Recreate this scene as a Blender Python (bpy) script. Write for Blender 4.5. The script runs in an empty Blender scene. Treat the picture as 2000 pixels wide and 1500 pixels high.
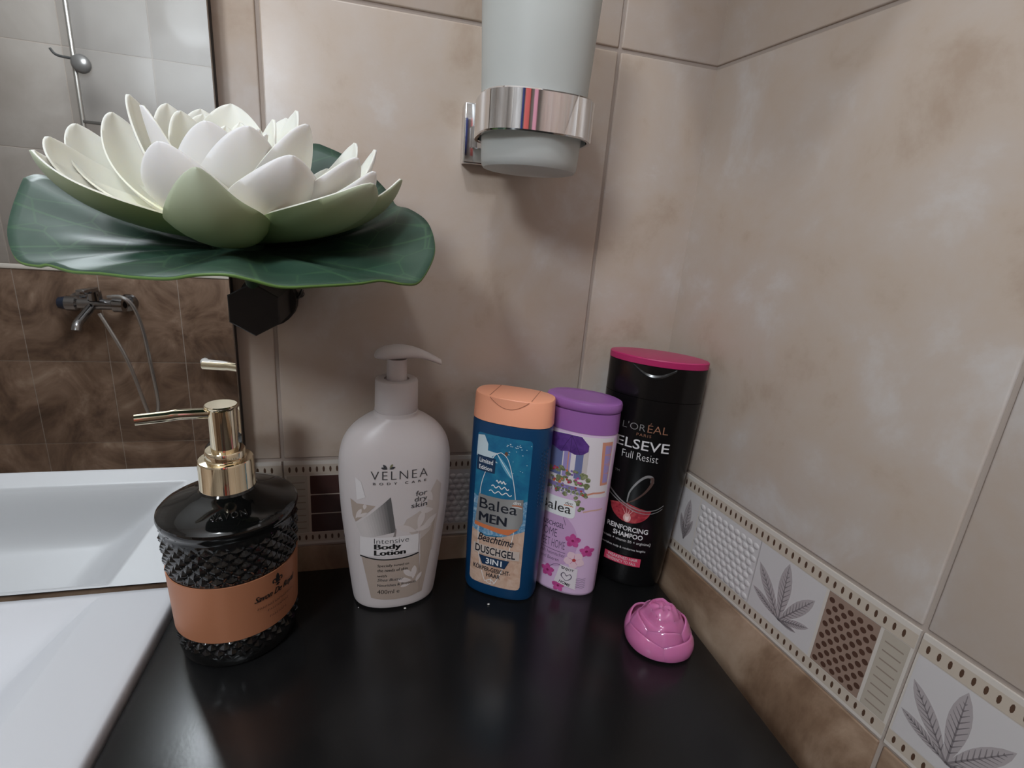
import bpy, bmesh, math, random
from mathutils import Vector, Matrix
from mathutils.geometry import tessellate_polygon
random.seed(7)
S = bpy.context.scene
COL = S.collection
R_ = math.radians
# ------------------------------------------------------------------ camera, world, light, exposure
CR = Vector((0.967326, -0.241519, 0.077131)); CU = Vector((-0.00269, 0.294429, 0.95567)); CF = Vector((0.253522, 0.924651, -0.284159))
CP = Vector((-0.25963, -0.40684, 0.29759)); FPX = 984.18
cam = bpy.data.cameras.new('camera'); cam.sensor_width = 36; cam.lens = FPX/2000*36; cam.clip_start = 0.01
co = bpy.data.objects.new('camera', cam); COL.objects.link(co)
co.matrix_world = Matrix(((CR.x, CU.x, -CF.x, CP.x), (CR.y, CU.y, -CF.y, CP.y), (CR.z, CU.z, -CF.z, CP.z), (0, 0, 0, 1)))
S.camera = co
S.view_settings.view_transform = 'Standard'; S.view_settings.look = 'None'; S.view_settings.gamma = 1; S.view_settings.use_curve_mapping = False
S.view_settings.exposure = 0.0
W = bpy.data.worlds.new('world'); S.world = W; W.use_nodes = True
W.node_tree.nodes['Background'].inputs[0].default_value = (0.5, 0.5, 0.52, 1); W.node_tree.nodes['Background'].inputs[1].default_value = 0.05
LAMP = Vector((-0.56, -0.74, 1.50))
ld = bpy.data.lights.new('ceiling_bulb', 'POINT'); ld.energy = 14.5; ld.shadow_soft_size = 0.045; ld.color = (.90, .97, 1.04)
lo = bpy.data.objects.new('ceiling_bulb', ld); COL.objects.link(lo); lo.location = LAMP
L2 = Vector((-.95, -1.08, .92))
l2 = bpy.data.lights.new('fill_bulb', 'POINT'); l2.energy = 30; l2.shadow_soft_size = 0.13; l2.color = (.90, .97, 1.04)  # added fill light, lifts the bottles and the wall below the flower
lo2 = bpy.data.objects.new('fill_bulb', l2); COL.objects.link(lo2); lo2.location = L2
S.cycles.use_denoising = True
S.cycles.max_bounces = 10
S.cycles.sample_clamp_indirect = 4
# ------------------------------------------------------------------ helpers
def ray(px, py): return CF + CR*((px-1000)/FPX) - CU*((py-750)/FPX)
def aty(px, py, y):
    d = ray(px, py); return CP + d*((y-CP.y)/d.y)
def opp(px, py, y):                      # a point on the plane y seen in the mirror
    d = ray(px, py); t = (MIRY-CP.y)/d.y; h = CP+d*t; d = Vector((d.x, -d.y, d.z)); return h+d*((y-h.y)/d.y)
MIRY = -0.012
_m = {}
def mat(name, c, rough=.5, metal=0., spec=.5, trans=0., sss=0., coat=0., ior=1.45, alpha=1.):
    if name in _m: return _m[name]
    m = bpy.data.materials.new(name); m.use_nodes = True; p = m.node_tree.nodes['Principled BSDF']
    p.inputs['Base Color'].default_value = (*c, 1); p.inputs['Roughness'].default_value = rough; p.inputs['Metallic'].default_value = metal
    p.inputs['Specular IOR Level'].default_value = spec; p.inputs['Transmission Weight'].default_value = trans
    p.inputs['Coat Weight'].default_value = coat; p.inputs['IOR'].default_value = ior; p.inputs['Alpha'].default_value = alpha
    if sss:
        p.inputs['Subsurface Weight'].default_value = sss; p.inputs['Subsurface Radius'].default_value = (1, .8, .6); p.inputs['Subsurface Scale'].default_value = .006
    _m[name] = m; return m
def pbsdf(m): return m.node_tree.nodes['Principled BSDF']
def noisy(name, cols, scale=6, detail=6, rough=.4, dist=.6, bump=0., coat=0., bscale=60, lo=.3, hi=.7):
    """mottled procedural colour from object coordinates"""
    m = mat(name, cols[0], rough, coat=coat); nt = m.node_tree; N = nt.nodes; L = nt.links
    tc = N.new('ShaderNodeTexCoord'); nz = N.new('ShaderNodeTexNoise'); nz.inputs['Scale'].default_value = scale; nz.inputs['Detail'].default_value = detail
    nz.inputs['Distortion'].default_value = dist; nz.inputs['Roughness'].default_value = .62
    L.new(tc.outputs['Object'], nz.inputs['Vector'])
    cr = N.new('ShaderNodeValToRGB'); el = cr.color_ramp.elements
    el[0].position = lo; el[0].color = (*cols[0], 1); el[1].position = hi; el[1].color = (*cols[-1], 1)
    for i, c in enumerate(cols[1:-1]):
        e = el.new(lo+(hi-lo)*(i+1)/(len(cols)-1)); e.color = (*c, 1)
    L.new(nz.outputs['Fac'], cr.inputs['Fac']); L.new(cr.outputs['Color'], pbsdf(m).inputs['Base Color'])
    if bump:
        n2 = N.new('ShaderNodeTexNoise'); n2.inputs['Scale'].default_value = bscale; n2.inputs['Detail'].default_value = 3
        L.new(tc.outputs['Object'], n2.inputs['Vector'])
        b = N.new('ShaderNodeBump'); b.inputs['Strength'].default_value = bump; b.inputs['Distance'].default_value = .002
        L.new(n2.outputs['Fac'], b.inputs['Height']); L.new(b.outputs['Normal'], pbsdf(m).inputs['Normal'])
    return m
def obj(name, bm, mats, parent=None, smooth=True, loc=None, rz=0, angle=35, label=None):
    me = bpy.data.meshes.new(name); bm.normal_update(); bm.to_mesh(me); bm.free()
    for m in (mats if isinstance(mats, (list, tuple)) else [mats]): me.materials.append(m)
    if smooth:
        me.polygons.foreach_set('use_smooth', [True]*len(me.polygons))
        me.set_sharp_from_angle(angle=R_(angle))
    o = bpy.data.objects.new(name, me); COL.objects.link(o)
    if parent: o.parent = parent
    if loc is not None: o.location = loc
    if rz: o.rotation_euler.z = rz
    if label: o['label'] = label
    return o
def thing(name, label, cat, loc=(0, 0, 0), rz=0, group=None):
    o = bpy.data.objects.new(name, None); COL.objects.link(o); o.empty_display_size = .02
    o.location = loc; o.rotation_euler.z = rz; o['label'] = label; o['category'] = cat
    if group: o['group'] = group
    return o
def tag(o, label, cat, group=None):
    o['label'] = label; o['category'] = cat
    if group: o['group'] = group
    return o
def struct(o): o['kind'] = 'structure'; return o
def box(bm, a, b, bev=0., mi=0, seg=2):
    vs = [bm.verts.new((x, y, z)) for x in (a[0], b[0]) for y in (a[1], b[1]) for z in (a[2], b[2])]
    F = [(0, 1, 3, 2), (4, 6, 7, 5), (0, 4, 5, 1), (2, 3, 7, 6), (0, 2, 6, 4), (1, 5, 7, 3)]
    fs = [bm.faces.new([vs[i] for i in f]) for f in F]
    for f in fs: f.material_index = mi
    if bev:
        es = list({e for f in fs for e in f.edges})
        r = bmesh.ops.bevel(bm, geom=es, offset=bev, segments=seg, profile=.5, affect='EDGES', material=mi)
    return fs
def loft(bm, rings, cap0=True, cap1=True, mi=0, closed=True):
    V = [[bm.verts.new(p) for p in r] for r in rings]
    n = len(V[0])
    for a, b in zip(V, V[1:]):
        for i in range(n if closed else n-1):
            j = (i+1) % n; f = bm.faces.new((a[i], a[j], b[j], b[i])); f.material_index = mi
    if cap0: f = bm.faces.new(V[0][::-1]); f.material_index = mi
    if cap1: f = bm.faces.new(V[-1]); f.material_index = mi
    return V
def sup(a, b, n, z, N=96, cx=0, cy=0):
    out = []
    for i in range(N):
        t = 2*math.pi*i/N; c, s = math.cos(t), math.sin(t)
        out.append((cx+a*math.copysign(abs(c)**(2/n), c), cy+b*math.copysign(abs(s)**(2/n), s), z))
    return out
def circ(r, z, N=64, cx=0, cy=0): return sup(r, r, 2, z, N, cx, cy)
def lathe(bm, prof, N=64, cap0=True, cap1=True, mi=0): return loft(bm, [circ(max(r, 1e-5), z, N) for r, z in prof], cap0, cap1, mi)
def tube(bm, pts, rad, N=12, mi=0, cap=True):
    pts = [Vector(p) for p in pts]; rings = []; up = None
    for i, p in enumerate(pts):
        t = (pts[min(i+1, len(pts)-1)]-pts[max(i-1, 0)]).normalized()
        if up is None: up = t.orthogonal().normalized()
        up = (up-t*up.dot(t)).normalized(); w = t.cross(up)
        r = rad[i] if isinstance(rad, (list, tuple)) else rad
        rings.append([tuple(p+(up*math.cos(2*math.pi*k/N)+w*math.sin(2*math.pi*k/N))*r) for k in range(N)])
    return loft(bm, rings, cap, cap, mi)
def bez(pts, n):
    P = [Vector(p) for p in pts]; out = []
    for i in range(n+1):
        t = i/n; Q = P
        while len(Q) > 1: Q = [a.lerp(b, t) for a, b in zip(Q, Q[1:])]
        out.append(Q[0])
    return out
def spline(pts, n=8):
    P = [Vector(p) for p in pts]; out = []
    for i in range(len(P)-1):
        p0, p1, p2, p3 = P[max(i-1, 0)], P[i], P[i+1], P[min(i+2, len(P)-1)]
        for k in range(n):
            t = k/n
            out.append(.5*((2*p1)+(p2-p0)*t+(2*p0-5*p1+4*p2-p3)*t*t+(3*p1-p0-3*p2+p3)*t**3))
    out.append(P[-1]); return out
def lerp_tab(tab, z):
    if z <= tab[0][0]: return tab[0][1:]
    for a, b in zip(tab, tab[1:]):
        if z <= b[0]:
            t = (z-a[0])/(b[0]-a[0]); return tuple(x+(y-x)*t for x, y in zip(a[1:], b[1:]))
    return tab[-1][1:]
def smooth_tab(tab, n=6):
    pts = spline([Vector((r[0], r[1], r[2] if len(r) > 2 else 0)) for r in tab], n)
    return [tuple(p) for p in pts]

class Art:
    """flat artwork in mm, laid on a surface by a function (u mm, v mm, lift m) -> point"""
    def __init__(s, fn, step=3.0, base=.00012, lift=.00005): s.fn, s.items, s.mats, s.step, s.n, s.base, s.lift = fn, [], [], step, 0, base, lift
    def mi(s, m):
        if m not in s.mats: s.mats.append(m)
        return s.mats.index(m)
    def poly(s, pts, m, layer=None):
        s.n += 1; s.items.append(([(p[0], p[1]) for p in pts], None, s.mi(m), s.n if layer is None else layer)); return s
    def rect(s, u0, v0, u1, v1, m, r=0, layer=None):
        if r:
            p = []
            for cx, cy, a0 in ((u1-r, v1-r, 0), (u0+r, v1-r, 90), (u0+r, v0+r, 180), (u1-r, v0+r, 270)):
                for k in range(5): a = R_(a0+k*22.5); p.append((cx+r*math.cos(a), cy+r*math.sin(a)))
        else: p = [(u0, v0), (u1, v0), (u1, v1), (u0, v1)]
        return s.poly(p, m, layer)
    def ell(s, u, v, a, b, m, rot=0, n=20, layer=None):
        c, q = math.cos(R_(rot)), math.sin(R_(rot)); p = []
        for k in range(n):
            t = 2*math.pi*k/n; x, y = a*math.cos(t), b*math.sin(t); p.append((u+x*c-y*q, v+x*q+y*c))
        return s.poly(p, m, layer)
    def petal(s, u, v, L, w, rot, m, layer=None):
        c, q = math.cos(R_(rot)), math.sin(R_(rot)); p = []
        for k in range(9): t = k/8; p.append((L*t, w*math.sin(math.pi*t)**.8*(.6+.5*t)))
        for k in range(7, 0, -1): t = k/8; p.append((L*t, -w*math.sin(math.pi*t)**.8*(.6+.5*t)))
        return s.poly([(u+x*c-y*q, v+x*q+y*c) for x, y in p], m, layer)
    def stroke(s, pts, w, m, n=0, closed=False, layer=None):
        P = [Vector((p[0], p[1], 0)) for p in pts]
        if n: P = spline(P, n)
        Lf, Rt = [], []
        for i, p in enumerate(P):
            t = P[min(i+1, len(P)-1)]-P[max(i-1, 0)]
            if t.length < 1e-6: t = Vector((1, 0, 0))
            t.normalize(); nn = Vector((-t.y, t.x, 0)); ww = w[0]+(w[1]-w[0])*i/max(1, len(P)-1) if isinstance(w, tuple) else w
            Lf.append(p+nn*ww/2); Rt.append(p-nn*ww/2)
        s.n += 1; lay = s.n if layer is None else layer
        vs = [(p.x, p.y) for p in Lf]+[(p.x, p.y) for p in Rt]; k = len(P)
        s.items.append((vs, [(i, i+1, k+i+1, k+i) for i in range(k-1)], s.mi(m), lay)); return s
    def heavy(s, body, u, v, w, h, m, k=.35, **kw):
        for du in (-k, 0, k): s.text(body, u+du, v, w, h, m, 0, **kw)
        return s
    def text(s, body, u, v, w, h, m, bold=0., shear=0., align='L', rot=0., space=1., layer=None):
        """w,h in mm: the text is fitted to that box; u,v is its lower left (L), lower middle (C) or lower right (R)"""
        cu = bpy.data.curves.new('t', 'FONT'); cu.body = body; cu.size = 1; cu.offset = bold; cu.shear = shear; cu.space_character = space; cu.resolution_u = 3
        to = bpy.data.objects.new('t', cu); COL.objects.link(to)
        dg = bpy.context.evaluated_depsgraph_get(); ev = to.evaluated_get(dg); me = ev.to_mesh()
        vs = [(x.co.x, x.co.y) for x in me.vertices]; fs = [tuple(p.vertices) for p in me.polygons]
        ev.to_mesh_clear(); bpy.data.objects.remove(to); bpy.data.curves.remove(cu)
        x0, x1 = min(a for a, b in vs), max(a for a, b in vs); y0, y1 = min(b for a, b in vs), max(b for a, b in vs)
        sx, sy = w/(x1-x0), h/(y1-y0); off = {'L': 0, 'C': -w/2, 'R': -w}[align]; c, q = math.cos(R_(rot)), math.sin(R_(rot))
        out = []
        for a, b in vs:
            x, y = (a-x0)*sx+off, (b-y0)*sy; out.append((u+x*c-y*q, v+x*q+y*c))
        s.n += 1; s.items.append((out, fs, s.mi(m), s.n if layer is None else layer)); return s
    def bm(s):
        B = bmesh.new(); lift = s.lift or .0006/max(1, s.n)
        for pts, faces, mi, lay in s.items:
            b = bmesh.new(); V = [b.verts.new((p[0], p[1], 0)) for p in pts]
            if faces is None: faces = tessellate_polygon([[Vector((p[0], p[1], 0)) for p in pts]])
            for f in faces:
                try: b.faces.new([V[i] for i in f])
                except ValueError: pass
            for _ in range(10):
                es = [e for e in b.edges if (e.verts[0].co-e.verts[1].co).length > s.step*1.35]
                if not es: break
                bmesh.ops.subdivide_edges(b, edges=es, cuts=1)
                bmesh.ops.triangulate(b, faces=[f for f in b.faces if len(f.verts) > 3])
            mp = {}
            for v in b.verts: mp[v] = B.verts.new(s.fn(v.co.x, v.co.y, s.base+lift*lay))
            for f in b.faces:
                if f.calc_area() < 1e-9: continue
                up = f.normal.z >= 0
                vv = [mp[v] for v in f.verts]
                try: nf = B.faces.new(vv if up else vv[::-1]); nf.material_index = mi
                except ValueError: pass
            b.free()
        return B
    def build(s, name, parent=None, **k): return obj(name, s.bm(), s.mats, parent, **k)
def ink(name, c, rough=.45, metal=0.): return mat('print_'+name, c, rough, metal)

# ------------------------------------------------------------------ materials
TILE = noisy('beige_tile', [(.40, .305, .235), (.475, .387, .318), (.49, .415, .36), (.545, .50, .47)], 13, 9, .33, .25, bump=.03, bscale=90, lo=.32, hi=.68)
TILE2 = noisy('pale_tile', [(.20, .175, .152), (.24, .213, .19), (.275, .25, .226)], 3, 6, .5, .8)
BROWN = noisy('brown_marble_tile', [(.10, .055, .032), (.20, .125, .08), (.33, .23, .16), (.42, .31, .23)], 7, 8, .3, 1.4, lo=.3, hi=.72)
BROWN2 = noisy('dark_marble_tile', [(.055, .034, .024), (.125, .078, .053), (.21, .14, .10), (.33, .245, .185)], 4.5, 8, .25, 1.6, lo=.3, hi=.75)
GROUT = mat('grout', (.36, .30, .26), .8)
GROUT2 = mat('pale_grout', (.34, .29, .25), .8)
WHITE = mat('ceiling_white', (.82, .81, .79), .8)
CHROME = mat('chrome', (.78, .78, .79), .06, 1.)
GOLD = mat('gold_metal', (.88, .77, .57), .06, 1.)
CERAM = mat('white_ceramic', (.53, .535, .56), .42)
BLACKTOP = noisy('black_worktop', [(.006, .006, .0062), (.009, .009, .0092)], 40, 3, .24, 0, bump=.02, bscale=400)

# ------------------------------------------------------------------ room shell
FZ, CZ, YF, XL = -.85, 1.6, -1.75, -1.95
ANG = .12253
dR = Vector((math.sin(ANG), -math.cos(ANG), 0)); nR = Vector((-math.cos(ANG), -math.sin(ANG), 0))   # along the right wall, and its inward normal
ZA, ZB, ZT = .107, .0251, .437
TW, TH = .2518, .330
def tiles(name, us, vs, m, gm, fn, gap=.0026, th=.006, bev=.0012, extra=None):
    """a tiled wall: a grout bed and a bevelled slab per tile; fn(u, v, depth towards the room)"""
    b = bmesh.new()
    P = [fn(q, w, .0046) for q, w in ((us[0], vs[0]), (us[-1], vs[0]), (us[-1], vs[-1]), (us[0], vs[-1]))]
    Q = [fn(us[0], vs[0], -.05), fn(us[-1], vs[0], -.05), fn(us[-1], vs[-1], -.05), fn(us[0], vs[-1], -.05)]
    a = [b.verts.new(p) for p in P]; c = [b.verts.new(p) for p in Q]
    for f in ((a[0], a[1], a[2], a[3]), (c[3], c[2], c[1], c[0])): b.faces.new(f)
    for i in range(4):
        j = (i+1) % 4; b.faces.new((a[j], a[i], c[i], c[j]))
    for f in b.faces: f.material_index = len(m)
    for u0, u1 in zip(us, us[1:]):
        for k, (v0, v1) in enumerate(zip(vs, vs[1:])):
            mi = extra(k) if extra else 0
            if mi is None: continue
            t = bmesh.new(); box(t, (u0+gap/2, v0+gap/2, 0), (u1-gap/2, v1-gap/2, th), bev, mi, 3)
            mp = {v: b.verts.new(fn(v.co.x, v.co.y, v.co.z)) for v in t.verts}
            for f in t.faces: b.faces.new([mp[v] for v in f.verts]).material_index = f.material_index
            t.free()
    bmesh.ops.recalc_face_normals(b, faces=b.faces)
    return struct(obj(name, b, list(m)+[gm], angle=50))
fb = lambda u, v, d: (u, .006-d, v)
def fr(u, v, d): p = dR*u+nR*(d-.006); return (p.x, p.y, v)
rowsz = [FZ, ZB-2*TH, ZB-TH, ZB, ZA, ZT, ZT+TH, ZT+2*TH, ZT+3*TH, CZ]
kind = lambda k: 1 if k < 3 else (None if k == 3 else 0)
tiles('wall_back', [XL]+[-.0846-TW*k for k in range(7, -1, -1)]+[.012], rowsz, [TILE, BROWN], GROUT, fb, extra=kind)
tiles('wall_right', [-.012]+[.2469+TW*k for k in range(6)]+[1.80], rowsz, [TILE, BROWN], GROUT, fr, extra=kind)
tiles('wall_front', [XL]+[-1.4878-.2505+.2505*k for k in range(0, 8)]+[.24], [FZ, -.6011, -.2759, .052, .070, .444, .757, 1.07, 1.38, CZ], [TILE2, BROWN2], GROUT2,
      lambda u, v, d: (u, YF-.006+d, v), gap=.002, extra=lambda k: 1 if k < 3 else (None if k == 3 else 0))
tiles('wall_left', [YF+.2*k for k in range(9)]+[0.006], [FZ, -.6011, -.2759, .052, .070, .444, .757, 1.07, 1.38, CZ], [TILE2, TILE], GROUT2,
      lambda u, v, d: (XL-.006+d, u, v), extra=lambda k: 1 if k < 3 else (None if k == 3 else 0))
b = bmesh.new(); box(b, (XL-.05, YF-.05, FZ-.05), (.28, .05, FZ)); struct(obj('floor', b, TILE, smooth=False))
b = bmesh.new(); box(b, (XL-.05, YF-.05, CZ), (.28, .05, CZ+.05)); struct(obj('ceiling', b, WHITE, smooth=False))
b = bmesh.new(); box(b, (XL, YF-.004, .0535), (.23, YF+.004, .0685), .002); struct(obj('trim_3', b, mat('white_listel', (.62, .58, .53), .3)))

# ------------------------------------------------------------------ decorated border tiles
PALE = ink('border_pale', (.53, .50, .495), .35); CREAM = ink('border_cream', (.47, .40, .33), .35); DASH = ink('border_dash', (.085, .045, .028), .4)
DOTB = ink('border_dot_ground', (.26, .18, .14), .4); DOTD = ink('border_dot', (.075, .036, .024), .4); LEAFC = ink('border_leaf', (.36, .32, .32), .4); LEAFD = ink('border_leaf_dark', (.20, .175, .18), .4)
MAROON = ink('border_maroon', (.060, .026, .022), .3); RIBC = ink('border_rib', (.40, .35, .29), .4); RIM = ink('border_rim', (.56, .51, .46), .3)
def border(name, u0, fn, segs):
    """slabs of border tile with printed motifs and raised pebbles; segs: (kind, from, to) in mm"""
    A = Art(fn, 6, .0002, .00003)
    z0, z1 = ZB*1000+1.5, ZA*1000-1.5
    b = bmesh.new()
    def slab(a0, a1):
        t = bmesh.new(); box(t, (a0+.8, z0, 0), (a1-.8, z1, .008), .9*0, 0)
        es = [e for e in t.edges if min(v.co.z for v in e.verts) > .007]
        mp = {v: b.verts.new(fn(v.co.x, v.co.y, v.co.z-.008)) for v in t.verts}
        for f in t.faces: b.faces.new([mp[v] for v in f.verts]).material_index = 0
        t.free()
    for a0, a1 in zip(u0, u0[1:]):
        slab(a0, a1)
        A.rect(a0+1, z1-3.2, a1-1, z1, RIM, layer=1); A.rect(a0+1, z0, a1-1, z0+2.4, RIM, layer=1)
        A.rect(a0+1, z1-12.5, a1-1, z1-3.2, CREAM, layer=1); A.rect(a0+1, z0+2.4, a1-1, z0+11, CREAM, layer=1)
        n = int((a1-a0-6)/5.3)
        for k in range(n):
            x = a0+5+k*5.3
            A.ell(x, z1-7.5, .95, 2.7, DASH, n=8, layer=2); A.ell(x, z0+6.6, .95, 2.6, DASH, n=8, layer=2)
    bumps = []
    zl, zh = z0+11.5, z1-13
    for kd, a0, a1 in segs:
        if kd == 'pebble':
            A.rect(a0, zl, a1, zh, PALE, layer=1); r = 0; y = zl+3
            while y < zh-2:
                x = a0+3+(3.3 if r % 2 else 0)
                while x < a1-2: bumps.append((x, y)); x += 6.4
                y += 5.6; r += 1
        elif kd == 'leaf' or kd == 'leafsmall':
            A.rect(a0, zl, a1, zh, PALE, layer=1); w = a1-a0; cx, cy = a0+w*.52, zl+7
            rr = random.Random(int(a0))
            L0 = 45 if kd == 'leaf' else 40
            for ang, L in ((93, 1.02), (128, .9), (58, .88), (158, .62), (28, .55), (5, .32)) if kd == 'leaf' else ((90, 1), (110, .6), (72, .6)):
                ca, sa = math.cos(R_(ang)), math.sin(R_(ang))
                A.petal(cx, cy, L0*L, L0*.13*L, ang, LEAFC, layer=2)
                A.stroke([(cx, cy), (cx+ca*L0*L*.55, cy+sa*L0*L*.55), (cx+ca*L0*L*.95, cy+sa*L0*L*.95)], (1.1, .4), LEAFD, layer=3)
                for q in range(9):
                    t = .15+.085*q; px, py = cx+ca*L0*L*t, cy+sa*L0*L*t; l = L0*.16*L*math.sin(math.pi*min(1, t+.1))
                    for sg in (-1, 1):
                        A.stroke([(px, py), (px+math.cos(R_(ang+sg*38))*l, py+math.sin(R_(ang+sg*38))*l)], (.75, .25), LEAFD, layer=3)
        elif kd == 'dots':
            A.rect(a0, zl, a1, zh, DOTB, layer=1); r = 0; y = zl+3.2
            while y < zh-2:
                x = a0+3+(3.1 if r % 2 else 0)
                while x < a1-2: A.ell(x, y, 1.9, 1.9, DOTD, n=12, layer=2); x += 6.2
                y += 4.6; r += 1
        elif kd == 'rib':
            A.rect(a0, zl, a1, zh, RIBC, layer=1); y = zl+4
            while y < zh-1: A.rect(a0+2, y, a1-2, y+.9, ink('border_rib_line', (.25, .20, .16)), layer=2); y += 6.2
        elif kd == 'blocks':
            A.rect(a0-2, zl, a1+2, zh, CREAM, layer=1); h = (zh-zl)/3
            for k in range(3): A.rect(a0, zl+k*h+.5, a1, zl+(k+1)*h-.5, MAROON, .8, layer=2)
        elif kd == 'dark':
            A.rect(a0, zl, a1, zh, DOTB, layer=1); y = zl+4
            while y < zh-2: A.ell(a0+(a1-a0)/2, y, 2.4, 1.6, DOTD, layer=2); y += 6
    ab = A.bm(); mats = [RIM]+A.mats
    for f in ab.faces: f.material_index += 1
    tmp = bpy.data.meshes.new('tmp'); ab.to_mesh(tmp); ab.free(); b.from_mesh(tmp); bpy.data.meshes.remove(tmp)
    pm = mats.index(PALE)
    for x, y in bumps:
        rg = []
        for r, h in ((3.2, .0001), (2.5, .0006), (1.3, .0009)):
            rg.append([fn(x+r*math.cos(k*math.pi/5), y+r*.88*math.sin(k*math.pi/5), h) for k in range(10)])
        V = loft(b, rg, False, True, pm)
    bmesh.ops.recalc_face_normals(b, faces=b.faces)
    return struct(obj(name, b, mats, angle=60))
def fbm(u, v, d): return (u/1000, .0-d, v/1000)
def frm(u, v, d): p = dR*(u/1000)+nR*d; return (p.x, p.y, v/1000)
border('trim_1', [-840, -588.2, -336.4, -84.6, -1], fbm,
       [('rib', -334, -318), ('blocks', -316, -266), ('leaf', -262, -214), ('pebble', -212, -130), ('leafsmall', -128, -108), ('dark', -106, -88),
        ('rib', -82, -64), ('dots', -62, -16), ('dark', -14, -2), ('leaf', -400, -342), ('pebble', -480, -402)])
border('trim_2', [1, 246.9, 498.7, 750], frm,
       [('dark', 34, 48), ('leafsmall', 50, 74), ('pebble', 75, 140), ('leaf', 139, 193), ('dots', 195, 228), ('rib', 230, 244.5),
        ('leaf', 249, 300), ('dots', 302, 350), ('rib', 352, 370), ('pebble', 372, 440), ('leaf', 442, 490), ('dots', 501, 560)])

# ------------------------------------------------------------------ mirror
t = thing('mirror', 'tall frameless wall mirror left of the flower showing brown bath tiles', 'mirror', (-.90, 0, .009))
MX = -.362
b = bmesh.new(); box(b, (-.50, MIRY, 0), (MX+.90, MIRY+.003, 1.1))
obj('mirror_glass', b, mat('mirror_silver', (.80, .81, .80), .012, 1.), t, smooth=False)
b = bmesh.new(); box(b, (-.4995, MIRY+.0032, -.003), (MX+.90-.0006, -.0004, 1.1))
obj('backing_board', b, mat('mirror_backing', (.022, .021, .022), .5), t, smooth=False, label='dark backing edge behind the glass')

# ------------------------------------------------------------------ worktop cabinet and basin
XC0, XC1, YC0 = -.412, -.0112, -.52
t = thing('vanity_cabinet', 'matt black cabinet top in the corner under the bottles', 'cabinet', (-.21, -.26, FZ))
b = bmesh.new(); box(b, (XC0+.21, YC0+.26, -.026-FZ), (XC1+.21, -.0005+.26, -FZ), .0012)
obj('countertop', b, BLACKTOP, t)
b = bmesh.new(); box(b, (XC0+.215, YC0+.275, .08), (XC1+.205, .255, -.0265-FZ)); obj('body', b, mat('black_laminate', (.012, .012, .012), .4), t, smooth=False)
for s in (0, 1):
    x0 = XC0+.215+s*.195; b = bmesh.new(); box(b, (x0+.002, YC0+.258, .09), (x0+.193, YC0+.2745, -.031-FZ), .001)
    d = obj('door', b, mat('black_laminate', (.012, .012, .012), .4), t)
    b = bmesh.new(); tube(b, [(x0+(.172 if s == 0 else .022), YC0+.25, .40), (x0+(.172 if s == 0 else .022), YC0+.25, .52)], .004); obj('handle', b, CHROME, d)
SX0, SX1, SY0, SY1, SZ = -1.02, -.4165, -.231, -.0145, .0055
t = thing('wash_basin', 'white ceramic wash basin left of the black counter', 'basin', ((SX0+SX1)/2, (SY0+SY1)/2, 0))
t.location = (0, 0, 0)
b = bmesh.new()
def basin_z(x, y):
    d = min(x-(SX0+.05), (SX1-.052)-x, y-(SY0+.036), (SY1-.0045)-y)
    if d <= 0: return SZ
    q = min(1, d/.06); return SZ-.040*(q*q*(3-2*q))**.8-.0008*min(1, d/.004)
def axis(a, b, n, extra):
    v = sorted([a+(b-a)*i/n for i in range(n+1)]+extra); o = [v[0]]
    for q in v[1:]:
        if q-o[-1] > 1e-5: o.append(q)
    return o
xs = axis(SX0, SX1, 120, [SX1-.052-k*.0012 for k in range(6)]+[SX0+.05+k*.0012 for k in range(6)]); ys = axis(SY0, SY1, 60, [SY0+.036+k*.0012 for k in range(6)]+[SY1-.0045-k*.0012 for k in range(6)])
NX, NY = len(xs)-1, len(ys)-1
G = [[b.verts.new((x, y, basin_z(x, y))) for y in ys] for x in xs]
for i in range(NX):
    for j in range(NY): b.faces.new((G[i][j], G[i+1][j], G[i+1][j+1], G[i][j+1]))
loop = [G[i][0] for i in range(NX+1)]+[G[NX][j] for j in range(1, NY+1)]+[G[i][NY] for i in range(NX-1, -1, -1)]+[G[0][j] for j in range(NY-1, 0, -1)]
def outr(v, d, z):
    x, y = v.co.x, v.co.y
    return (x+(d if x >= SX1-1e-6 else -d if x <= SX0+1e-6 else 0), y+(d if y >= SY1-1e-6 else -d if y <= SY0+1e-6 else 0), z)
prev = loop
for dd, dz in ((.0012, .0007), (.0021, .0022), (.0025, .0045), (.0025, .03), (-.01, .11), (-.06, .15)):
    cur = [b.verts.new(outr(v, dd if (v.co.y < SY1-1e-6) else min(dd, .001), SZ-dz)) for v in loop]
    for i in range(len(loop)):
        j = (i+1) % len(loop); b.faces.new((prev[j], prev[i], cur[i], cur[j]))
    prev = cur
b.faces.new(prev)
obj('bowl', b, CERAM, t, angle=50)
b = bmesh.new(); lathe(b, [(.001, -.0345), (.019, -.0345), (.021, -.0355), (.021, -.039)], 32)
obj('drain', b, CHROME, t, loc=(-.72, -.12, .0))

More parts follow.
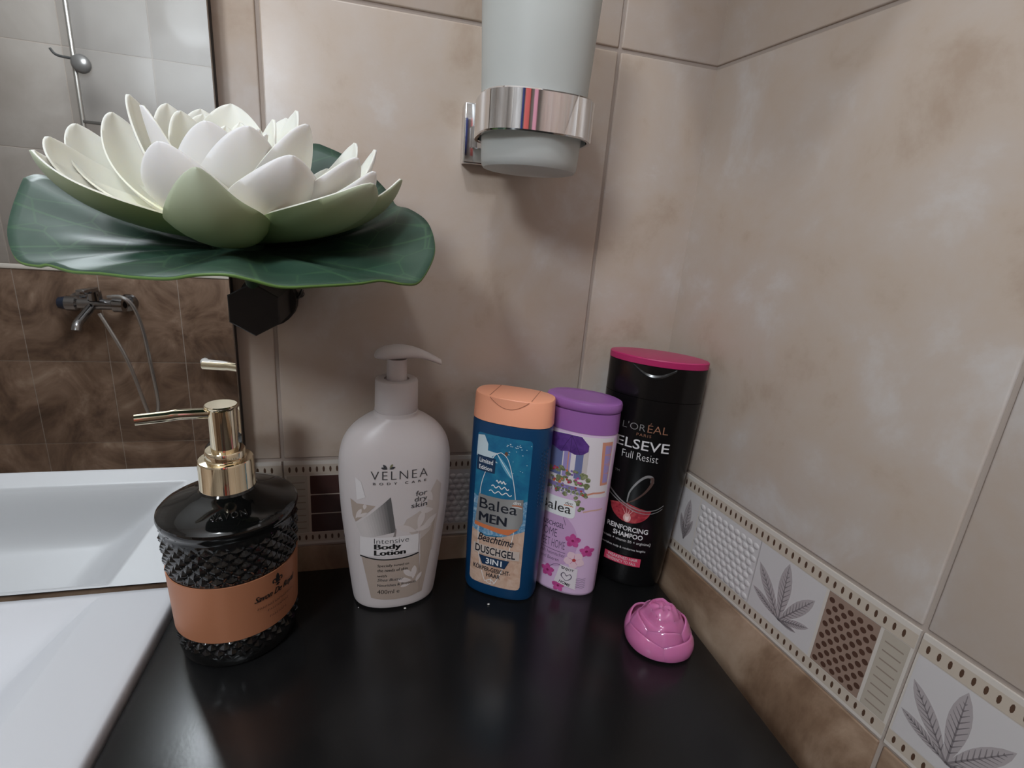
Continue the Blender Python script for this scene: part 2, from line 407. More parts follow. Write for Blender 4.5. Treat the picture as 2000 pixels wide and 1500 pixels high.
# ------------------------------------------------------------------ soap dispenser
SD = Vector((-.3595, -.0625, 0))
t = thing('soap_dispenser', 'black diamond-cut glass soap dispenser with gold pump and copper paper band', 'soap dispenser', SD)
prof = [(0, .0352), (.002, .0372), (.006, .0383), (.02, .0388), (.06, .0402), (.095, .0416), (.0985, .0414), (.1, .0416), (.1025, .0428), (.1045, .0432), (.1065, .0428),
        (.1083, .0410), (.1105, .0370), (.114, .0285), (.1165, .0220), (.1185, .0180), (.121, .0165)]
def sd_r(z): return lerp_tab(prof, z)[0]
b = bmesh.new(); rings = []; NT = 420; z = 0; zs = []
zs = [0, .001, .002, .004]+[.006+.0009*k for k in range(99)]+[.0958, .0968, .0978, .0985, .0995, .1005, .1015, .1025, .1035, .1045, .1055, .1065, .1075, .1083, .1095, .1105, .112, .114, .1155, .1165, .1175, .1185, .121]
for z in zs:
    r0 = sd_r(z); rg = []
    env = max(0, min(1, (z-.008)/.004))*max(0, min(1, (.097-z)/.004))
    if .0225 < z < .0685: env *= 0
    for k in range(NT):
        th = 2*math.pi*k/NT; a = th*30/(2*math.pi); c = z/.0088
        p, q = (a+c) % 1, (a-c) % 1
        h = 1-max(abs(2*p-1), abs(2*q-1)); h = h-.32
        r = r0+env*.0021*h; rg.append((r*math.cos(th), r*math.sin(th), z))
    rings.append(rg)
loft(b, rings)
obj('glass_body', b, mat('black_glass', (.004, .004, .004), .07, coat=.4), t, angle=25)
def band(u, v, d):        # u: mm along the girth from the face turned to the viewer's right, v: mm up
    z = v/1000; r = sd_r(z)+.0009+d; a = u/1000/.0405-math.pi/2+R_(52); return (r*math.cos(a), r*math.sin(a), z)
b = bmesh.new()
loft(b, [[((sd_r(z)+o)*math.cos(2*math.pi*k/128), (sd_r(z)+o)*math.sin(2*math.pi*k/128), z) for k in range(128)] for z, o in ((.0236, .0002), (.0237, .0009), (.045, .0009), (.0672, .0009), (.0673, .0002))], False, False)
lb = obj('paper_band', b, mat('copper_paper', (.40, .165, .085), .42, .25), t, label='copper coloured paper band')
INK = ink('black', (.012, .011, .011)); BRN = ink('brown_ink', (.13, .05, .03))
A = Art(band, 2, .00006, .00003)
A.petal(0, 57.5, 7, 1.5, 90, INK)
for sg in (-1, 1): A.stroke([(sg*.6, 57), (sg*1.6, 60.3), (sg*3.4, 60.2), (sg*3.6, 58.4), (sg*2.6, 58.2)], 1.0, INK, 5)
A.rect(-2.2, 57, 2.2, 57.9, INK); A.petal(0, 57, 2.8, .8, 270, INK); A.stroke([(-.3, 56.6), (-1.4, 55.2)], .7, INK); A.stroke([(.3, 56.6), (1.4, 55.2)], .7, INK)
A.heavy('Savon De Royal', 0, 47.5, 33, 6, INK, .15, shear=.45, align='C')
for k, (wd, vv) in enumerate(((30, 42.6), (17, 38.6), (15, 33.2))):
    n = int(wd/1.7)
    for j in range(n): A.stroke([(-wd/2+j*1.7, vv), (-wd/2+j*1.7+.5, vv+1.4), (-wd/2+j*1.7+1.1, vv+(.2 if j % 3 else 1.4))], .5, BRN)
A.build('band_print', lb)
# embossed word on the sloping shoulder
def shoulder(u, v, d):
    a = u/1000/.030-math.pi/2+R_(16); s = v/1000; r = .030-s*.93; z = lerp_tab([(q[1], q[0]) for q in prof[::-1]], r)[0]; return (r*math.cos(a), r*math.sin(a), z+d)
A = Art(shoulder, 1.5, .0001, .0006); A.text('SAVON', -1, -4, 19, 5.2, mat('black_glass', (0, 0, 0)), .0, 0, 'C', space=1.1)
w = A.build('embossed_word', t); w.modifiers.new('thick', 'SOLIDIFY').thickness = .0009
# pump
b = bmesh.new(); lathe(b, [(.0166, .1195), (.0172, .12), (.0172, .1203), (.0169, .1208), (.0168, .1385), (.0162, .1398), (.0125, .1402), (.0122, .1406), (.0122, .1455), (.0116, .1464), (.0085, .1467)], 64)
obj('collar', b, GOLD, t, label='polished gold screw collar')
b = bmesh.new(); lathe(b, [(.0082, .1460), (.0082, .1745), (.0086, .1749), (.0098, .1768), (.0098, .1772), (.0092, .1777), (.0015, .1777)], 48)
pc = obj('pump_head', b, GOLD, t, label='gold pump cylinder with slanted cap')
tip = aty(263, 822, -.076)-SD; p0 = Vector((-.006, -.002, .1722))
b = bmesh.new(); pts = spline([p0, p0.lerp(tip, .42)+Vector((0, 0, .0012)), p0.lerp(tip, .6)+Vector((0, 0, .0008)), tip+Vector((0, 0, .0005))], 5)
tube(b, pts, [.0034]*len(pts), 20); obj('spout', b, GOLD, pc)

# ------------------------------------------------------------------ white lotion bottle
LB = Vector((-.2475, -.0365, 0))
WPL = mat('white_plastic', (.60, .55, .545), .38, sss=.15)
t = thing('lotion_bottle', 'white body lotion pump bottle with beige label beneath the flower shadow', 'lotion bottle', LB, R_(4))
prof = smooth_tab([(0, .0300, .0200), (.0012, .0318, .0222), (.005, .0334, .0238), (.03, .0362, .0258), (.06, .0392, .0270), (.085, .0415, .0274), (.108, .0426, .0272), (.124, .0425, .0262),
                   (.134, .0412, .0248), (.143, .0382, .0226), (.151, .0325, .0198), (.1565, .0255, .0176), (.1595, .0198, .0166), (.1612, .0168, .0160), (.164, .0163, .0160)], 4)
b = bmesh.new(); loft(b, [sup(a, d, 2.25, z) for z, a, d in prof]); obj('bottle_body', b, WPL, t)
def lot(u, v, d):
    a, e = lerp_tab(prof, v/1000); x = max(-.98, min(.98, u/1000/a)); return (u/1000, -e*(1-abs(x)**2.25)**(1/2.25)-d, v/1000)
BEI = ink('lotion_beige', (.40, .325, .275)); BEI2 = ink('lotion_pale_beige', (.49, .42, .385)); LFW = ink('lotion_leaf_white', (.60, .54, .52)); GRY = ink('charcoal', (.05, .05, .055)); LW = ink('lotion_white', (.68, .65, .65))
def lerpc(a, b, t): return tuple(x+(y-x)*t for x, y in zip(a, b))
A = Art(lot, 1.1, .00010, 0)
A.poly([(17, 50), (27, 50), (31.5, 84), (33, 108), (29, 113), (24, 104), (21, 92), (6, 84), (3, 78), (10, 70), (17, 69)], BEI2)
A.poly([(16.5, 12), (17.5, 50), (17, 64), (25, 70), (29.5, 84), (26, 50), (20, 12)], BEI)
for k in range(14):                       # folded paper corner, printed in steps of grey
    t0, t1 = k/14, (k+1)/14; g = lerpc((.56, .52, .51), (.115, .11, .11), max(0, min(1, (t0-.15)/.7))**1.3)
    def ed(q): return (-31+q*25, 80+q*24), (-26+q*24, 68+q*8-q*q*2)
    a0, c0 = ed(t0); a1, c1 = ed(t1); A.poly([c0, c1, a1, a0], ink('paper_grey_%d' % k, g), layer=3)
A.poly([(-34.5, 101), (-33, 87), (-31, 82), (-17, 97), (-24, 98), (-30, 98)], BEI)
for (u, v, L, w, r) in ((-31, 85, 10, 1.6, 65), (-30, 86, 9, 1.5, 35), (-25, 93.5, 5, 1.5, 80)): A.petal(u, v, L, w, r, LFW)
A.poly([(-31, 119), (-27, 116), (-24, 104), (-30, 101)], LW)
for (u, v, L, w, r) in ((14, 72, 17, 3.2, 155), (15, 74, 16, 3.2, 75), (17, 72, 17, 3, 40), (26, 96, 12, 3.2, 120), (27, 88, 11, 3, 170), (12, 73, 14, 2.6, 8)): A.petal(u, v, L, w, r, LFW)
A.stroke([(16, 60), (15.5, 68), (15, 76)], .6, LFW); A.stroke([(-4.5, 66), (-2.8, 72), (-2.2, 77)], (2, .6), ink('grey', (.25, .22, .21)), 4)
A.rect(-28, 53, 15.5, 70, LW, 0)
A.poly([(-27, 51.4), (-14, 49.6), (0, 49.2), (10, 50), (16.2, 51.4), (17.5, 12.5), (10, 11), (-2, 10.6), (-12, 11.2), (-20, 12.5)], BEI)
A.stroke([(-28, 52.4), (-15, 50.2), (-2, 49.8), (8, 50.6), (16, 52.3)], 1.1, INK, 6)
for (u, v, L, w, r) in ((12, 30, 12, 2.6, 130), (12, 28, 13, 2.6, 85), (11, 27, 12, 2.8, 165), (14, 24, 10, 2, 60), (10, 24, 8, 1.6, 190)): A.petal(u, v, L, w, r, LFW)
A.text('VELNEA', 0.5, 118.2, 41.5, 6.6, GRY, -.012, 0, 'C', space=1.25)
A.text('BODY CARE', 0.8, 114.2, 39, 1.9, GRY, .01, 0, 'C', space=2.2)
for (r, L) in ((130, 4.6), (165, 4.6), (20, 4.4)): A.petal(-8.6+(1.5 if r == 20 else 0), 126.5, L, 1, r, GRY)
A.petal(-7.0, 127, 4, .8, 55, ink('olive', (.20, .19, .10)))
for w_, v, x, h_ in (('for', 103, 9, 4.2), ('dry', 97.1, 10, 5.3), ('skin', 93.4, 12.5, 4.2)): A.text(w_, 21.5, v, x, h_, GRY, 0, .05, 'R')
A.text('Intensive', -18, 64.6, 26, 4.6, GRY, -.012); A.heavy('Body', -17.6, 58.0, 19.5, 6, INK, .45); A.heavy('Lotion', -17.6, 54, 23, 4.6, INK, .45)
A.text('Specially tuned to', -15.5, 42.6, 24, 3, INK, .0, .1); A.text('the needs of skin', -15.5, 38.6, 23, 2.8, INK, .0, .1)
A.text('with', -15.5, 33.6, 7, 2.4, INK, 0, .2); A.text('Shea Butter', -15.5, 29.6, 20, 2.6, GRY, 0, .3); A.text('Nourishes & Protects', -15.5, 24.4, 30, 2.5, GRY); A.text('400ml e', -15.5, 17.2, 17, 4, INK, -.01)
A.build('printed_label', t, label='beige and white printed label of the lotion')
b = bmesh.new()
rg = []
for z, r in ((.1635, .0150), (.1637, .0156), (.1645, .0160), (.1865, .0157), (.1878, .0152), (.1882, .0145), (.1882, .0092), (.1868, .0090)): rg.append(circ(r, z, 72))
loft(b, rg); obj('collar', b, WPL, t)
b = bmesh.new(); lathe(b, [(.0075, .1860), (.0073, .2035)], 40); st = obj('pump_stem', b, WPL, t)
b = bmesh.new(); rg = []
for x, zc, hw, hh in ((-.0163, .2052, .0008, .0006), (-.0158, .2053, .004, .0022), (-.0138, .2058, .0078, .0040), (-.009, .2066, .0112, .0056), (-.002, .2074, .0124, .0062), (.005, .2078, .0114, .0058), (.011, .2076, .0086, .0052),
                      (.017, .2066, .0063, .0044), (.023, .2048, .0050, .0036), (.028, .2028, .0043, .0030), (.0325, .2008, .0038, .0024), (.033, .2004, .002, .0014)):
    rr = []
    for k in range(28):
        a = 2*math.pi*k/28; yy = hw*math.cos(a); zz = hh*math.sin(a)
        if zz < 0: zz *= .6
        rr.append((x, yy, zc+zz))
    rg.append(rr)
loft(b, rg); obj('pump_head', b, WPL, t, rz=R_(-6))

# ------------------------------------------------------------------ flat oval bottles
def oval_prof(tab): return tab
# blue men's shower gel
t = thing('shower_gel_bottle', 'dark blue shower gel bottle with peach cap and beach picture label', 'shower gel', (-.1565, -.0442, 0), R_(-30))
NB, n_ = .0185, 2.6
blue = mat('navy_plastic', (.004, .042, .115), .33)
prM = [(0, .0288, .0152), (.0012, .0304, .0168), (.005, .0314, .0180), (.05, .0322, .0187), (.12, .0324, .0188), (.155, .0322, .0187), (.1575, .0318, .0184)]
b = bmesh.new(); loft(b, [sup(a, d, n_, z) for z, a, d in prM]); obj('bottle_body', b, blue, t)
peach = mat('peach_plastic', (.86, .37, .225), .35, sss=.1)
b = bmesh.new(); loft(b, [sup(a, d, n_, z) for z, a, d in ((.1576, .0316, .0182), (.158, .0323, .0188), (.1772, .0316, .0182), (.1784, .0311, .0177), (.1787, .0303, .0169))]); cp = obj('cap', b, peach, t)
# thumb notch, seam lines and hinge of the lid, raised on the cap
def mcap(u, v, d):
    x = max(-.98, min(.98, u/1000/.0318)); return (u/1000, -.0184*(1-abs(x)**n_)**(1/n_)-d, v/1000)
A = Art(mcap, 1.5, .00012, .00004)
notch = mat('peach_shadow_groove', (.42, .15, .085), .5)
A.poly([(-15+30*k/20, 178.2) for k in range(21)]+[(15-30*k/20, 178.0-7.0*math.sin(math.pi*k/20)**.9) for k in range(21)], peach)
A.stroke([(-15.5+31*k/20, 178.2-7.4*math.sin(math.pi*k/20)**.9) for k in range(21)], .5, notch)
A.build('thumb_notch', cp)
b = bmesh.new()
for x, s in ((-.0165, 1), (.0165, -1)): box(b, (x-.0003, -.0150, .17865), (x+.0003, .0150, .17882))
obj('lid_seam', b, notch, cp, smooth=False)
b = bmesh.new()                        # ribbed grip on the narrow right side
for k in range(16):
    for j in range(3):
        a = R_(-34+j*9); c, s = math.cos(a), math.sin(a); x = .0324*math.copysign(abs(c)**(2/n_), c); y = .0188*math.copysign(abs(s)**(2/n_), s)
        bmesh.ops.create_icosphere(b, subdivisions=1, radius=.0010, matrix=Matrix.Translation((x, y, .092+k*.0031+j*.001)) @ Matrix.Diagonal((.6, 1.1, 1, 1)))
obj('side_grip', b, blue, t)
def menf(u, v, d):
    a, e = lerp_tab(prM, v/1000); x = max(-.98, min(.98, u/1000/a)); return (u/1000, -e*(1-abs(x)**n_)**(1/n_)-d, v/1000)
u0, u1, v0, v1 = -24, 21, 12, 148
X = lambda f: u0+(u1-u0)*f
Y = lambda f: v1-(v1-v0)*f
SEA = noisy('print_sea', [(.006, .085, .20), (.012, .13, .25), (.02, .20, .31)], 60, 4, .4, .5); FOAM = noisy('print_foam', [(.02, .14, .30), (.12, .27, .42), (.42, .52, .60)], 300, 6, .4, 1.5)
SAND = noisy('print_sand', [(.44, .27, .19), (.52, .35, .26), (.58, .42, .34)], 90, 5, .4, 1.5); TW_ = ink('white', (.72, .72, .72)); NAVY = ink('navy', (.008, .03, .075)); SILV = mat('print_silver', (.42, .41, .40), .35, .6)
ORG = ink('orange', (.55, .16, .06)); SKW = ink('pale_sand', (.50, .42, .37)); NVK = ink('navy_black', (.008, .010, .018))
A = Art(menf, 1.1, .00010, 0)
A.rect(u0, v0, u1, v1, SEA, 3)
A.poly([(u0, Y(.40)), (X(.2), Y(.42)), (X(.5), Y(.44)), (X(.8), Y(.41)), (u1, Y(.38)), (u1, Y(.62)), (u0, Y(.66))], FOAM)
A.poly([(u0, Y(.63)), (X(.3), Y(.66)), (X(.6), Y(.64)), (u1, Y(.58)), (u1, v0+3), (u1-1, v0+1), (u1-3, v0), (u0+3, v0), (u0+1, v0+1), (u0, v0+3)], SAND)
A.poly([(u0+.5, Y(.02)), (X(.14), Y(.01)), (X(.22), Y(.06)), (X(.22), Y(.1)), (X(.4), Y(.105)), (X(.3), Y(.135)), (X(.42), Y(.165)), (X(.24), Y(.17)), (u0, Y(.15))], ink('foam_white', (.50, .60, .64)))
A.petal(X(.4), Y(.11), 24, 2.2, -54, ink('board_blue', (.12, .34, .48)))
A.stroke([(X(.4), Y(.11)), (X(.6), Y(.2)), (X(.68), Y(.24))], .5, TW_)
A.petal(X(.55), Y(.12), 5, 1.6, 80, ink('brown', (.12, .06, .04)))
for k in range(26): A.ell(X(.55+.44*random.random()), Y(.03+.03*random.random()+.16*(k % 3 == 0)*random.random()), .3+.5*random.random(), .3, ink('foam_white', (.5, .6, .64)), n=7)
board = [(.47, .095), (.36, .12), (.24, .2), (.14, .32), (.12, .45), (.13, .6), (.17, .78), (.25, .9), (.33, .975), (.43, .955), (.53, .975), (.66, .86), (.76, .72), (.82, .55), (.8, .4), (.72, .25), (.6, .13), (.47, .095)]
A.stroke([(X(a), Y(c)) for a, c in board[:9]], .55, TW_, 5); A.stroke([(X(a), Y(c)) for a, c in board[8:11]], .55, TW_); A.stroke([(X(a), Y(c)) for a, c in board[10:]], .55, TW_, 5)
for f, a0, a1 in ((.28, .42, .6), (.315, .34, .66), (.35, .3, .72)):
    A.stroke([(X(a0+(a1-a0)*k/24), Y(f)+1.1*math.sin(k*math.pi/4)) for k in range(25)], .8, TW_)
A.rect(X(.02), Y(.235), X(.38), Y(.14), NAVY); A.text('Limited', X(.07), Y(.183), 12, 4, TW_, .01); A.text('Edition', X(.07), Y(.225), 11.5, 3.6, TW_, .01)
A.poly([(X(.1), Y(.385)), (X(.55), Y(.385)), (X(.93), Y(.37)), (X(.95), Y(.52)), (X(.88), Y(.575)), (X(.6), Y(.585)), (X(.06), Y(.575))], SILV)
A.poly([(X(.05), Y(.575)), (X(.6), Y(.585)), (X(.9), Y(.565)), (X(.72), Y(.618)), (X(.55), Y(.618)), (X(.3), Y(.605)), (X(.05), Y(.6))], ORG)
A.text('Balea', X(.13), Y(.476), 32, 9.5, NVK, .005); A.heavy('MEN', X(.14), Y(.562), 23.5, 8.2, NVK, .45)
A.text('dm', X(.76), Y(.405), 6, 2.8, TW_, .01, .2); A.stroke([(X(.74), Y(.415)), (X(.85), Y(.412)), (X(.92), Y(.418))], .8, ORG); A.stroke([(X(.74), Y(.425)), (X(.85), Y(.422)), (X(.92), Y(.428))], .6, TW_)
A.text('Beachtime', X(.14), Y(.695), 31, 7.2, NVK, .008, .35)
A.rect(X(.06), Y(.785), X(.95), Y(.72), SKW); A.text('DUSCHGEL', X(.1), Y(.778), 35, 7.2, NVK, .02)
A.poly([(X(.18), Y(.795)), (X(.78), Y(.795)), (X(.7), Y(.855)), (X(.26), Y(.855))], NAVY); A.text('3IN1', X(.33), Y(.845), 14, 5.4, TW_, .02)
A.text('KÖRPER-GESICHT-', X(.08), Y(.90), 33, 5.2, NVK, .01); A.text('HAAR', X(.36), Y(.938), 12, 4, NVK, .01)
A.stroke([(X(.45), Y(.945)), (X(.45), Y(.985))], .5, TW_); A.stroke([(X(.36), Y(.968)), (X(.39), Y(.98)), (X(.45), Y(.985)), (X(.51), Y(.98)), (X(.54), Y(.968))], .5, TW_, 4); A.stroke([(X(.41), Y(.955)), (X(.49), Y(.955))], .5, TW_)
A.build('printed_label', t, label='beach picture label on the blue bottle')

# lilac shower gel
t = thing('shower_gel_bottle', 'lilac floral shower gel bottle with purple cap behind the blue bottle', 'shower gel', (-.0990, -.0462, 0), R_(-36))
lil = mat('lilac_plastic', (.60, .43, .60), .3, sss=.1); pur = mat('purple_plastic', (.27, .105, .32), .33)
nP = 2.15
prP = [(0, .0283, .0165), (.001, .0292, .0174), (.003, .0297, .0179), (.08, .0304, .0186), (.150, .0306, .0188), (.1515, .0302, .0184)]
b = bmesh.new(); loft(b, [sup(a, d, nP, z) for z, a, d in prP]); obj('bottle_body', b, lil, t)
b = bmesh.new(); loft(b, [sup(a, d, nP, z) for z, a, d in ((.1516, .0302, .0184), (.1518, .0308, .0190), (.1685, .0304, .0186), (.1686, .0296, .0178))]); cp = obj('cap', b, pur, t)
b = bmesh.new(); loft(b, [sup(a, d, nP, z) for z, a, d in ((.1686, .0290, .0172), (.1693, .0290, .0172), (.1694, .0304, .0186), (.1705, .0311, .0193), (.1745, .0311, .0193), (.1763, .0304, .0187), (.1772, .0285, .0170), (.1766, .0200, .0110), (.1764, .004, .003))]); obj('flip_lid', b, pur, cp)
def purf(u, v, d):
    a, e = lerp_tab(prP, v/1000); x = max(-.985, min(.985, u/1000/a)); return (u/1000, -e*(1-abs(x)**nP)**(1/nP)-d, v/1000)
PW = ink('gel_white', (.66, .60, .63)); LIL2 = ink('gel_lilac', (.50, .31, .50)); UMB = noisy('print_umbrella', [(.055, .018, .13), (.12, .045, .24)], 120, 3); MAG = noisy('print_magenta', [(.38, .035, .18), (.55, .09, .30)], 150, 3)
WIN = ink('window_violet', (.30, .24, .48)); WIN2 = ink('window_blue', (.13, .15, .30)); FOL = noisy('print_foliage', [(.05, .07, .03), (.16, .18, .08), (.36, .36, .22)], 350, 5, .4, 1); TERR = ink('terracotta', (.55, .24, .16)); RED = ink('red_flower', (.45, .05, .05)); PNK = ink('pink_flower', (.70, .50, .56))
DKP = ink('plum', (.05, .03, .07))
A = Art(purf, 1.1, .00010, 0)
A.rect(-29, 96, 29.2, 149.5, PW); A.rect(-29, 3, 29, 97, ink('gel_ground', (.60, .42, .60)))
A.rect(-24, 112, -8, 138, WIN2); A.rect(-7, 112, -1, 138, WIN); A.rect(-1, 112, 3, 138, PW); A.rect(3, 112, 9, 138, WIN2); A.rect(-3.5, 112, -2.6, 138, TERR); A.rect(9, 112, 13, 140, ink('wall_pale', (.52, .46, .46)))
A.poly([(24, 108), (28.6, 108), (28.8, 146), (22, 146)], TERR); A.poly([(25.4, 110), (28.4, 110), (28.5, 143.5), (24.4, 143.5)], WIN)
A.stroke([(12, 98), (20, 101), (28, 101.5)], 1.6, TERR); A.stroke([(14, 83), (20, 85), (28, 86)], 1.4, ink('pale_terracotta', (.55, .33, .28)))
A.poly([(-30*.95, 147), (-6, 149), (6, 148.8), (12.5, 142), (12.3, 137), (8, 133.5), (2, 132.6), (-4, 134.5), (-10, 133), (-18, 136), (-28, 138)], UMB)
for a, c in ((-10, 133), (-2, 134), (6, 133)): A.stroke([(-2, 148.5), ((a-2)/2, 141.5), (a, c)], .35, ink('umbrella_rib', (.03, .01, .07)))
for k in range(46):
    u, v = -24+40*random.random(), 96+25*random.random()
    A.ell(u, v, 1.3+1.5*random.random(), 1.1+1.2*random.random(), FOL, n=9)
for k in range(22): A.ell(6+9*random.random()-(.2*k/2 if k > 11 else 0), 84+16*random.random(), 1.6, 1.5, FOL, n=8)
for k in range(24):
    u, v = -16+31*random.random(), 105+14*random.random()
    A.ell(u, v, 1.1, 1.0, (RED, ink('violet_flower', (.20, .12, .33)), ink('orange', (.55, .16, .06)), MAG)[k % 4], n=8)
A.rect(-20, 101.5, 13, 105, ink('balcony_violet', (.22, .17, .36)))
for k in range(9): A.rect(-18+k*3.4, 97, -17.4+k*3.4, 104, ink('balcony_violet', (.22, .17, .36)))
for k in range(20): A.ell(-12+26*random.random(), 98+6*random.random(), 1.0, .9, (FOL, RED, WIN, FOL)[k % 4], n=7)
A.ell(-10, 52, 23, 27, LIL2, n=40)
A.rect(-26, 75.5, 8, 92.5, TW_, 3.5); A.text('Balea', -23, 79.3, 27.5, 8.6, INK, .004); A.text('dm', -1, 87.6, 6, 2.8, INK, .0, .2); A.stroke([(-2, 86.6), (2, 87), (6, 86.4)], .8, ORG)
A.stroke([(-1, 75), (0, 72), (1.5, 68)], .4, DKP, 4)
A.text('DUSCHGEL', -22, 64.2, 22.5, 4.4, DKP, .01, .05); A.text('HOME', -22, 54.6, 17, 7.6, DKP, -.012); A.text('SWEET HOME', -24, 44.4, 27, 7.6, DKP, -.012)
A.stroke([(-22, 42.2), (4, 41.2)], .45, DKP); A.text('Duft heimischer', -20, 36.8, 24, 3.4, DKP, -.006); A.text('und Beeren', -18, 31.6, 17, 3.2, DKP, -.006)
for (u, v, r) in ((9, 55, 7), (21, 46, 6), (-10, 20, 6.5), (1, 8, 6)):
    for q in range(5): A.petal(u, v, r, r*.42, 72*q+20, MAG)
    A.ell(u, v, 1.2, 1.2, ink('deep_magenta', (.22, .01, .08)), n=8)
for q in range(5): A.petal(12, 36.5, 9, 4.2, 72*q+50, PNK)
for q in range(5): A.stroke([(12, 36.5), (12+5*math.cos(R_(72*q+18)), 36.5+5*math.sin(R_(72*q+18)))], .3, MAG)
A.ell(12, 36.5, 1.6, 1.6, RED)
A.poly([(1, 30), (16, 28), (16, 7), (-3, 12)], PW); A.text('ENJOY', 7.6, 24.6, 11, 3.2, INK, .02, 0, 'C', -8); A.text('HOME', 6, 10.6, 10, 3, INK, .02, 0, 'C', -16)
A.stroke([(7.2, 14.6), (3.4, 18.4), (3.4, 21.4), (5.6, 22), (7.4, 19.6), (9.6, 21.4), (11.6, 20.2), (11, 17.2), (7.2, 14.6)], .55, DKP, 5); A.stroke([(6, 15.6), (2.4, 19.4), (4.8, 22.8), (7.6, 20), (10.6, 22), (11.2, 18), (7.6, 14.8)], .35, DKP, 5)
A.stroke([(-8, 25), (-4, 28.4), (1, 29), (4, 26)], .4, DKP, 5)
for k in range(6): A.stroke([(15.5, 9+k*1.8), (18, 10+k*1.8), (20.5, 9.2+k*1.8), (23, 10.2+k*1.8)], .3, DKP, 3)
A.build('printed_label', t, label='floral balcony picture label on the lilac bottle')

# black shampoo
t = thing('shampoo_bottle', 'tall black shampoo bottle with magenta lid in the corner', 'shampoo', (-.0368, -.0445, 0), R_(-36))
blk = mat('black_plastic', (.0035, .0033, .0036), .22); mag = mat('magenta_plastic', (.37, .02, .10), .28)
nE = 1.9
prE = [(0, .0295, .0165), (.0015, .0312, .0182), (.006, .0322, .0190), (.05, .0350, .0197), (.10, .0374, .0202), (.15, .0390, .0205), (.1778, .0395, .0205)]
b = bmesh.new(); loft(b, [sup(a, d, nE, z) for z, a, d in prE]); obj('bottle_body', b, blk, t)
b = bmesh.new(); loft(b, [sup(a, d, nE, z) for z, a, d in ((.1781, .0390, .0200), (.1782, .0395, .0205), (.2058, .0397, .0206), (.2060, .0392, .0202))]); cp = obj('cap', b, blk, t)
b = bmesh.new(); loft(b, [sup(a, d, nE, z) for z, a, d in ((.2061, .0392, .0202), (.2062, .0400, .0209), (.2108, .0400, .0209), (.2116, .0392, .0202), (.2118, .0370, .0185))]); obj('lid', b, mag, cp, label='glossy magenta lid')
def elscap(u, v, d):
    x = max(-.98, min(.98, u/1000/.0397)); return (u/1000, -.0206*(1-abs(x)**nE)**(1/nE)-d, v/1000)
b = bmesh.new()                       # curved thumb lip under the lid
N = 26; top = []; bot = []
for k in range(N+1):
    s = k/N; u = -17+34*s; dep = 8.0*math.sin(math.pi*s)**1.0
    top.append(Vector(elscap(u, 205.5-dep*.8, -.0002))); bot.append(Vector(elscap(u, 205.2-dep, .0012)))
for k in range(N+1): pass
V1 = [b.verts.new(p) for p in top]; V2 = [b.verts.new(p) for p in bot]; V3 = [b.verts.new(p+Vector((0, .0012, -.0016))) for p in bot]
for k in range(N): b.faces.new((V1[k], V2[k], V2[k+1], V1[k+1])); b.faces.new((V2[k], V3[k], V3[k+1], V2[k+1]))
obj('thumb_lip', b, mat('lip_plastic', (.03, .03, .03), .12), cp)
def elsf(u, v, d):
    a, e = lerp_tab(prE, v/1000); x = max(-.98, min(.98, u/1000/a)); return (u/1000, -e*(1-abs(x)**nE)**(1/nE)-d, v/1000)
SW = ink('shampoo_white', (.62, .60, .60), .35); SG = mat('print_shampoo_grey', (.35, .34, .34), .3, .5); CO = mat('print_copper', (.50, .24, .15), .3, .5); RR = noisy('print_red_glow', [(.16, .010, .018), (.34, .03, .045), (.45, .10, .09)], 200, 4, .3, 1); RD = ink('red_box', (.55, .045, .10))
A = Art(elsf, 1.1, .00010, 0)
A.text("L'OR", -18.5, 150.5, 19, 6, SG, -.012); A.text('ÉAL', 2.4, 150.5, 16, 8.2, CO, -.012); A.text('PARIS', -6, 146, 12, 2.4, CO, -.01, 0, 'L', space=1.2)
A.text('ELSEVE', -21.5, 134, 43, 8.6, SW, .004); A.text('Full Resist', -15.5, 124.6, 30, 6.6, SW, -.012)
lp = [(-5, 84), (-4, 94), (1, 104), (7, 110.5), (12, 111), (13, 106), (9, 97), (2, 88.5), (-5, 83)]
A.stroke([(a, c) for a, c in lp[:6]], (1.0, 3.0), SG, 6); A.stroke([(a, c) for a, c in lp[4:]], (2.8, .8), mat('print_brown_gloss', (.12, .07, .06), .3, .4), 6)
A.poly([(-20, 80)]+[(-1.5+17.5*math.cos(R_(a)), 80-15.5*math.sin(R_(a))) for a in range(175, 0, -12)]+[(16, 79), (6, 80.5), (-4, 83), (-12, 82)], RR)
A.ell(-3, 69, 3.4, 4.2, ink('glow_pink', (.66, .38, .36)), n=18); A.ell(-3, 69, 1.6, 3, ink('glow_white', (.78, .62, .60)), n=14)
for a in (60, 80, 100, 120): A.stroke([(-3, 70), (-3+10*math.cos(R_(a)), 70+9*math.sin(R_(a)))], (.8, .2), ink('glow_pink', (.6, .4, .38)))
A.stroke([(-24, 95), (-16, 88), (-8, 83), (2, 79.5), (12, 79), (20, 81.5), (25, 86)], (1.6, .5), SG, 6); A.stroke([(-24, 90), (-16, 85), (-6, 80), (4, 76.5), (14, 76.5), (21, 79.5), (24.5, 83)], (1.2, .4), SG, 6)
A.text('REINFORCING', -19.5, 56.4, 36, 4.8, SW, .02); A.text('SHAMPOO', -13, 50, 26, 4.8, SW, .02)
A.text('[protein + vitamin B5 + arginine]', -25, 44.4, 45, 3.4, SW, 0); A.text('nourishes scalp & reinforces lengths', -23, 37.4, 40, 2.8, SW, 0)
A.rect(-18, 22.4, 14.5, 31, RD); A.text('WEAKENED HAIR', -15, 27.4, 27, 2.9, SW, .005); A.text('TENDENCY TO FALL', -16, 23.4, 27, 2.9, SW, .005)
A.text('TM', -19.5, 110, 4, 2, SG)
A.build('printed_label', t, label='white and red printing on the black bottle')

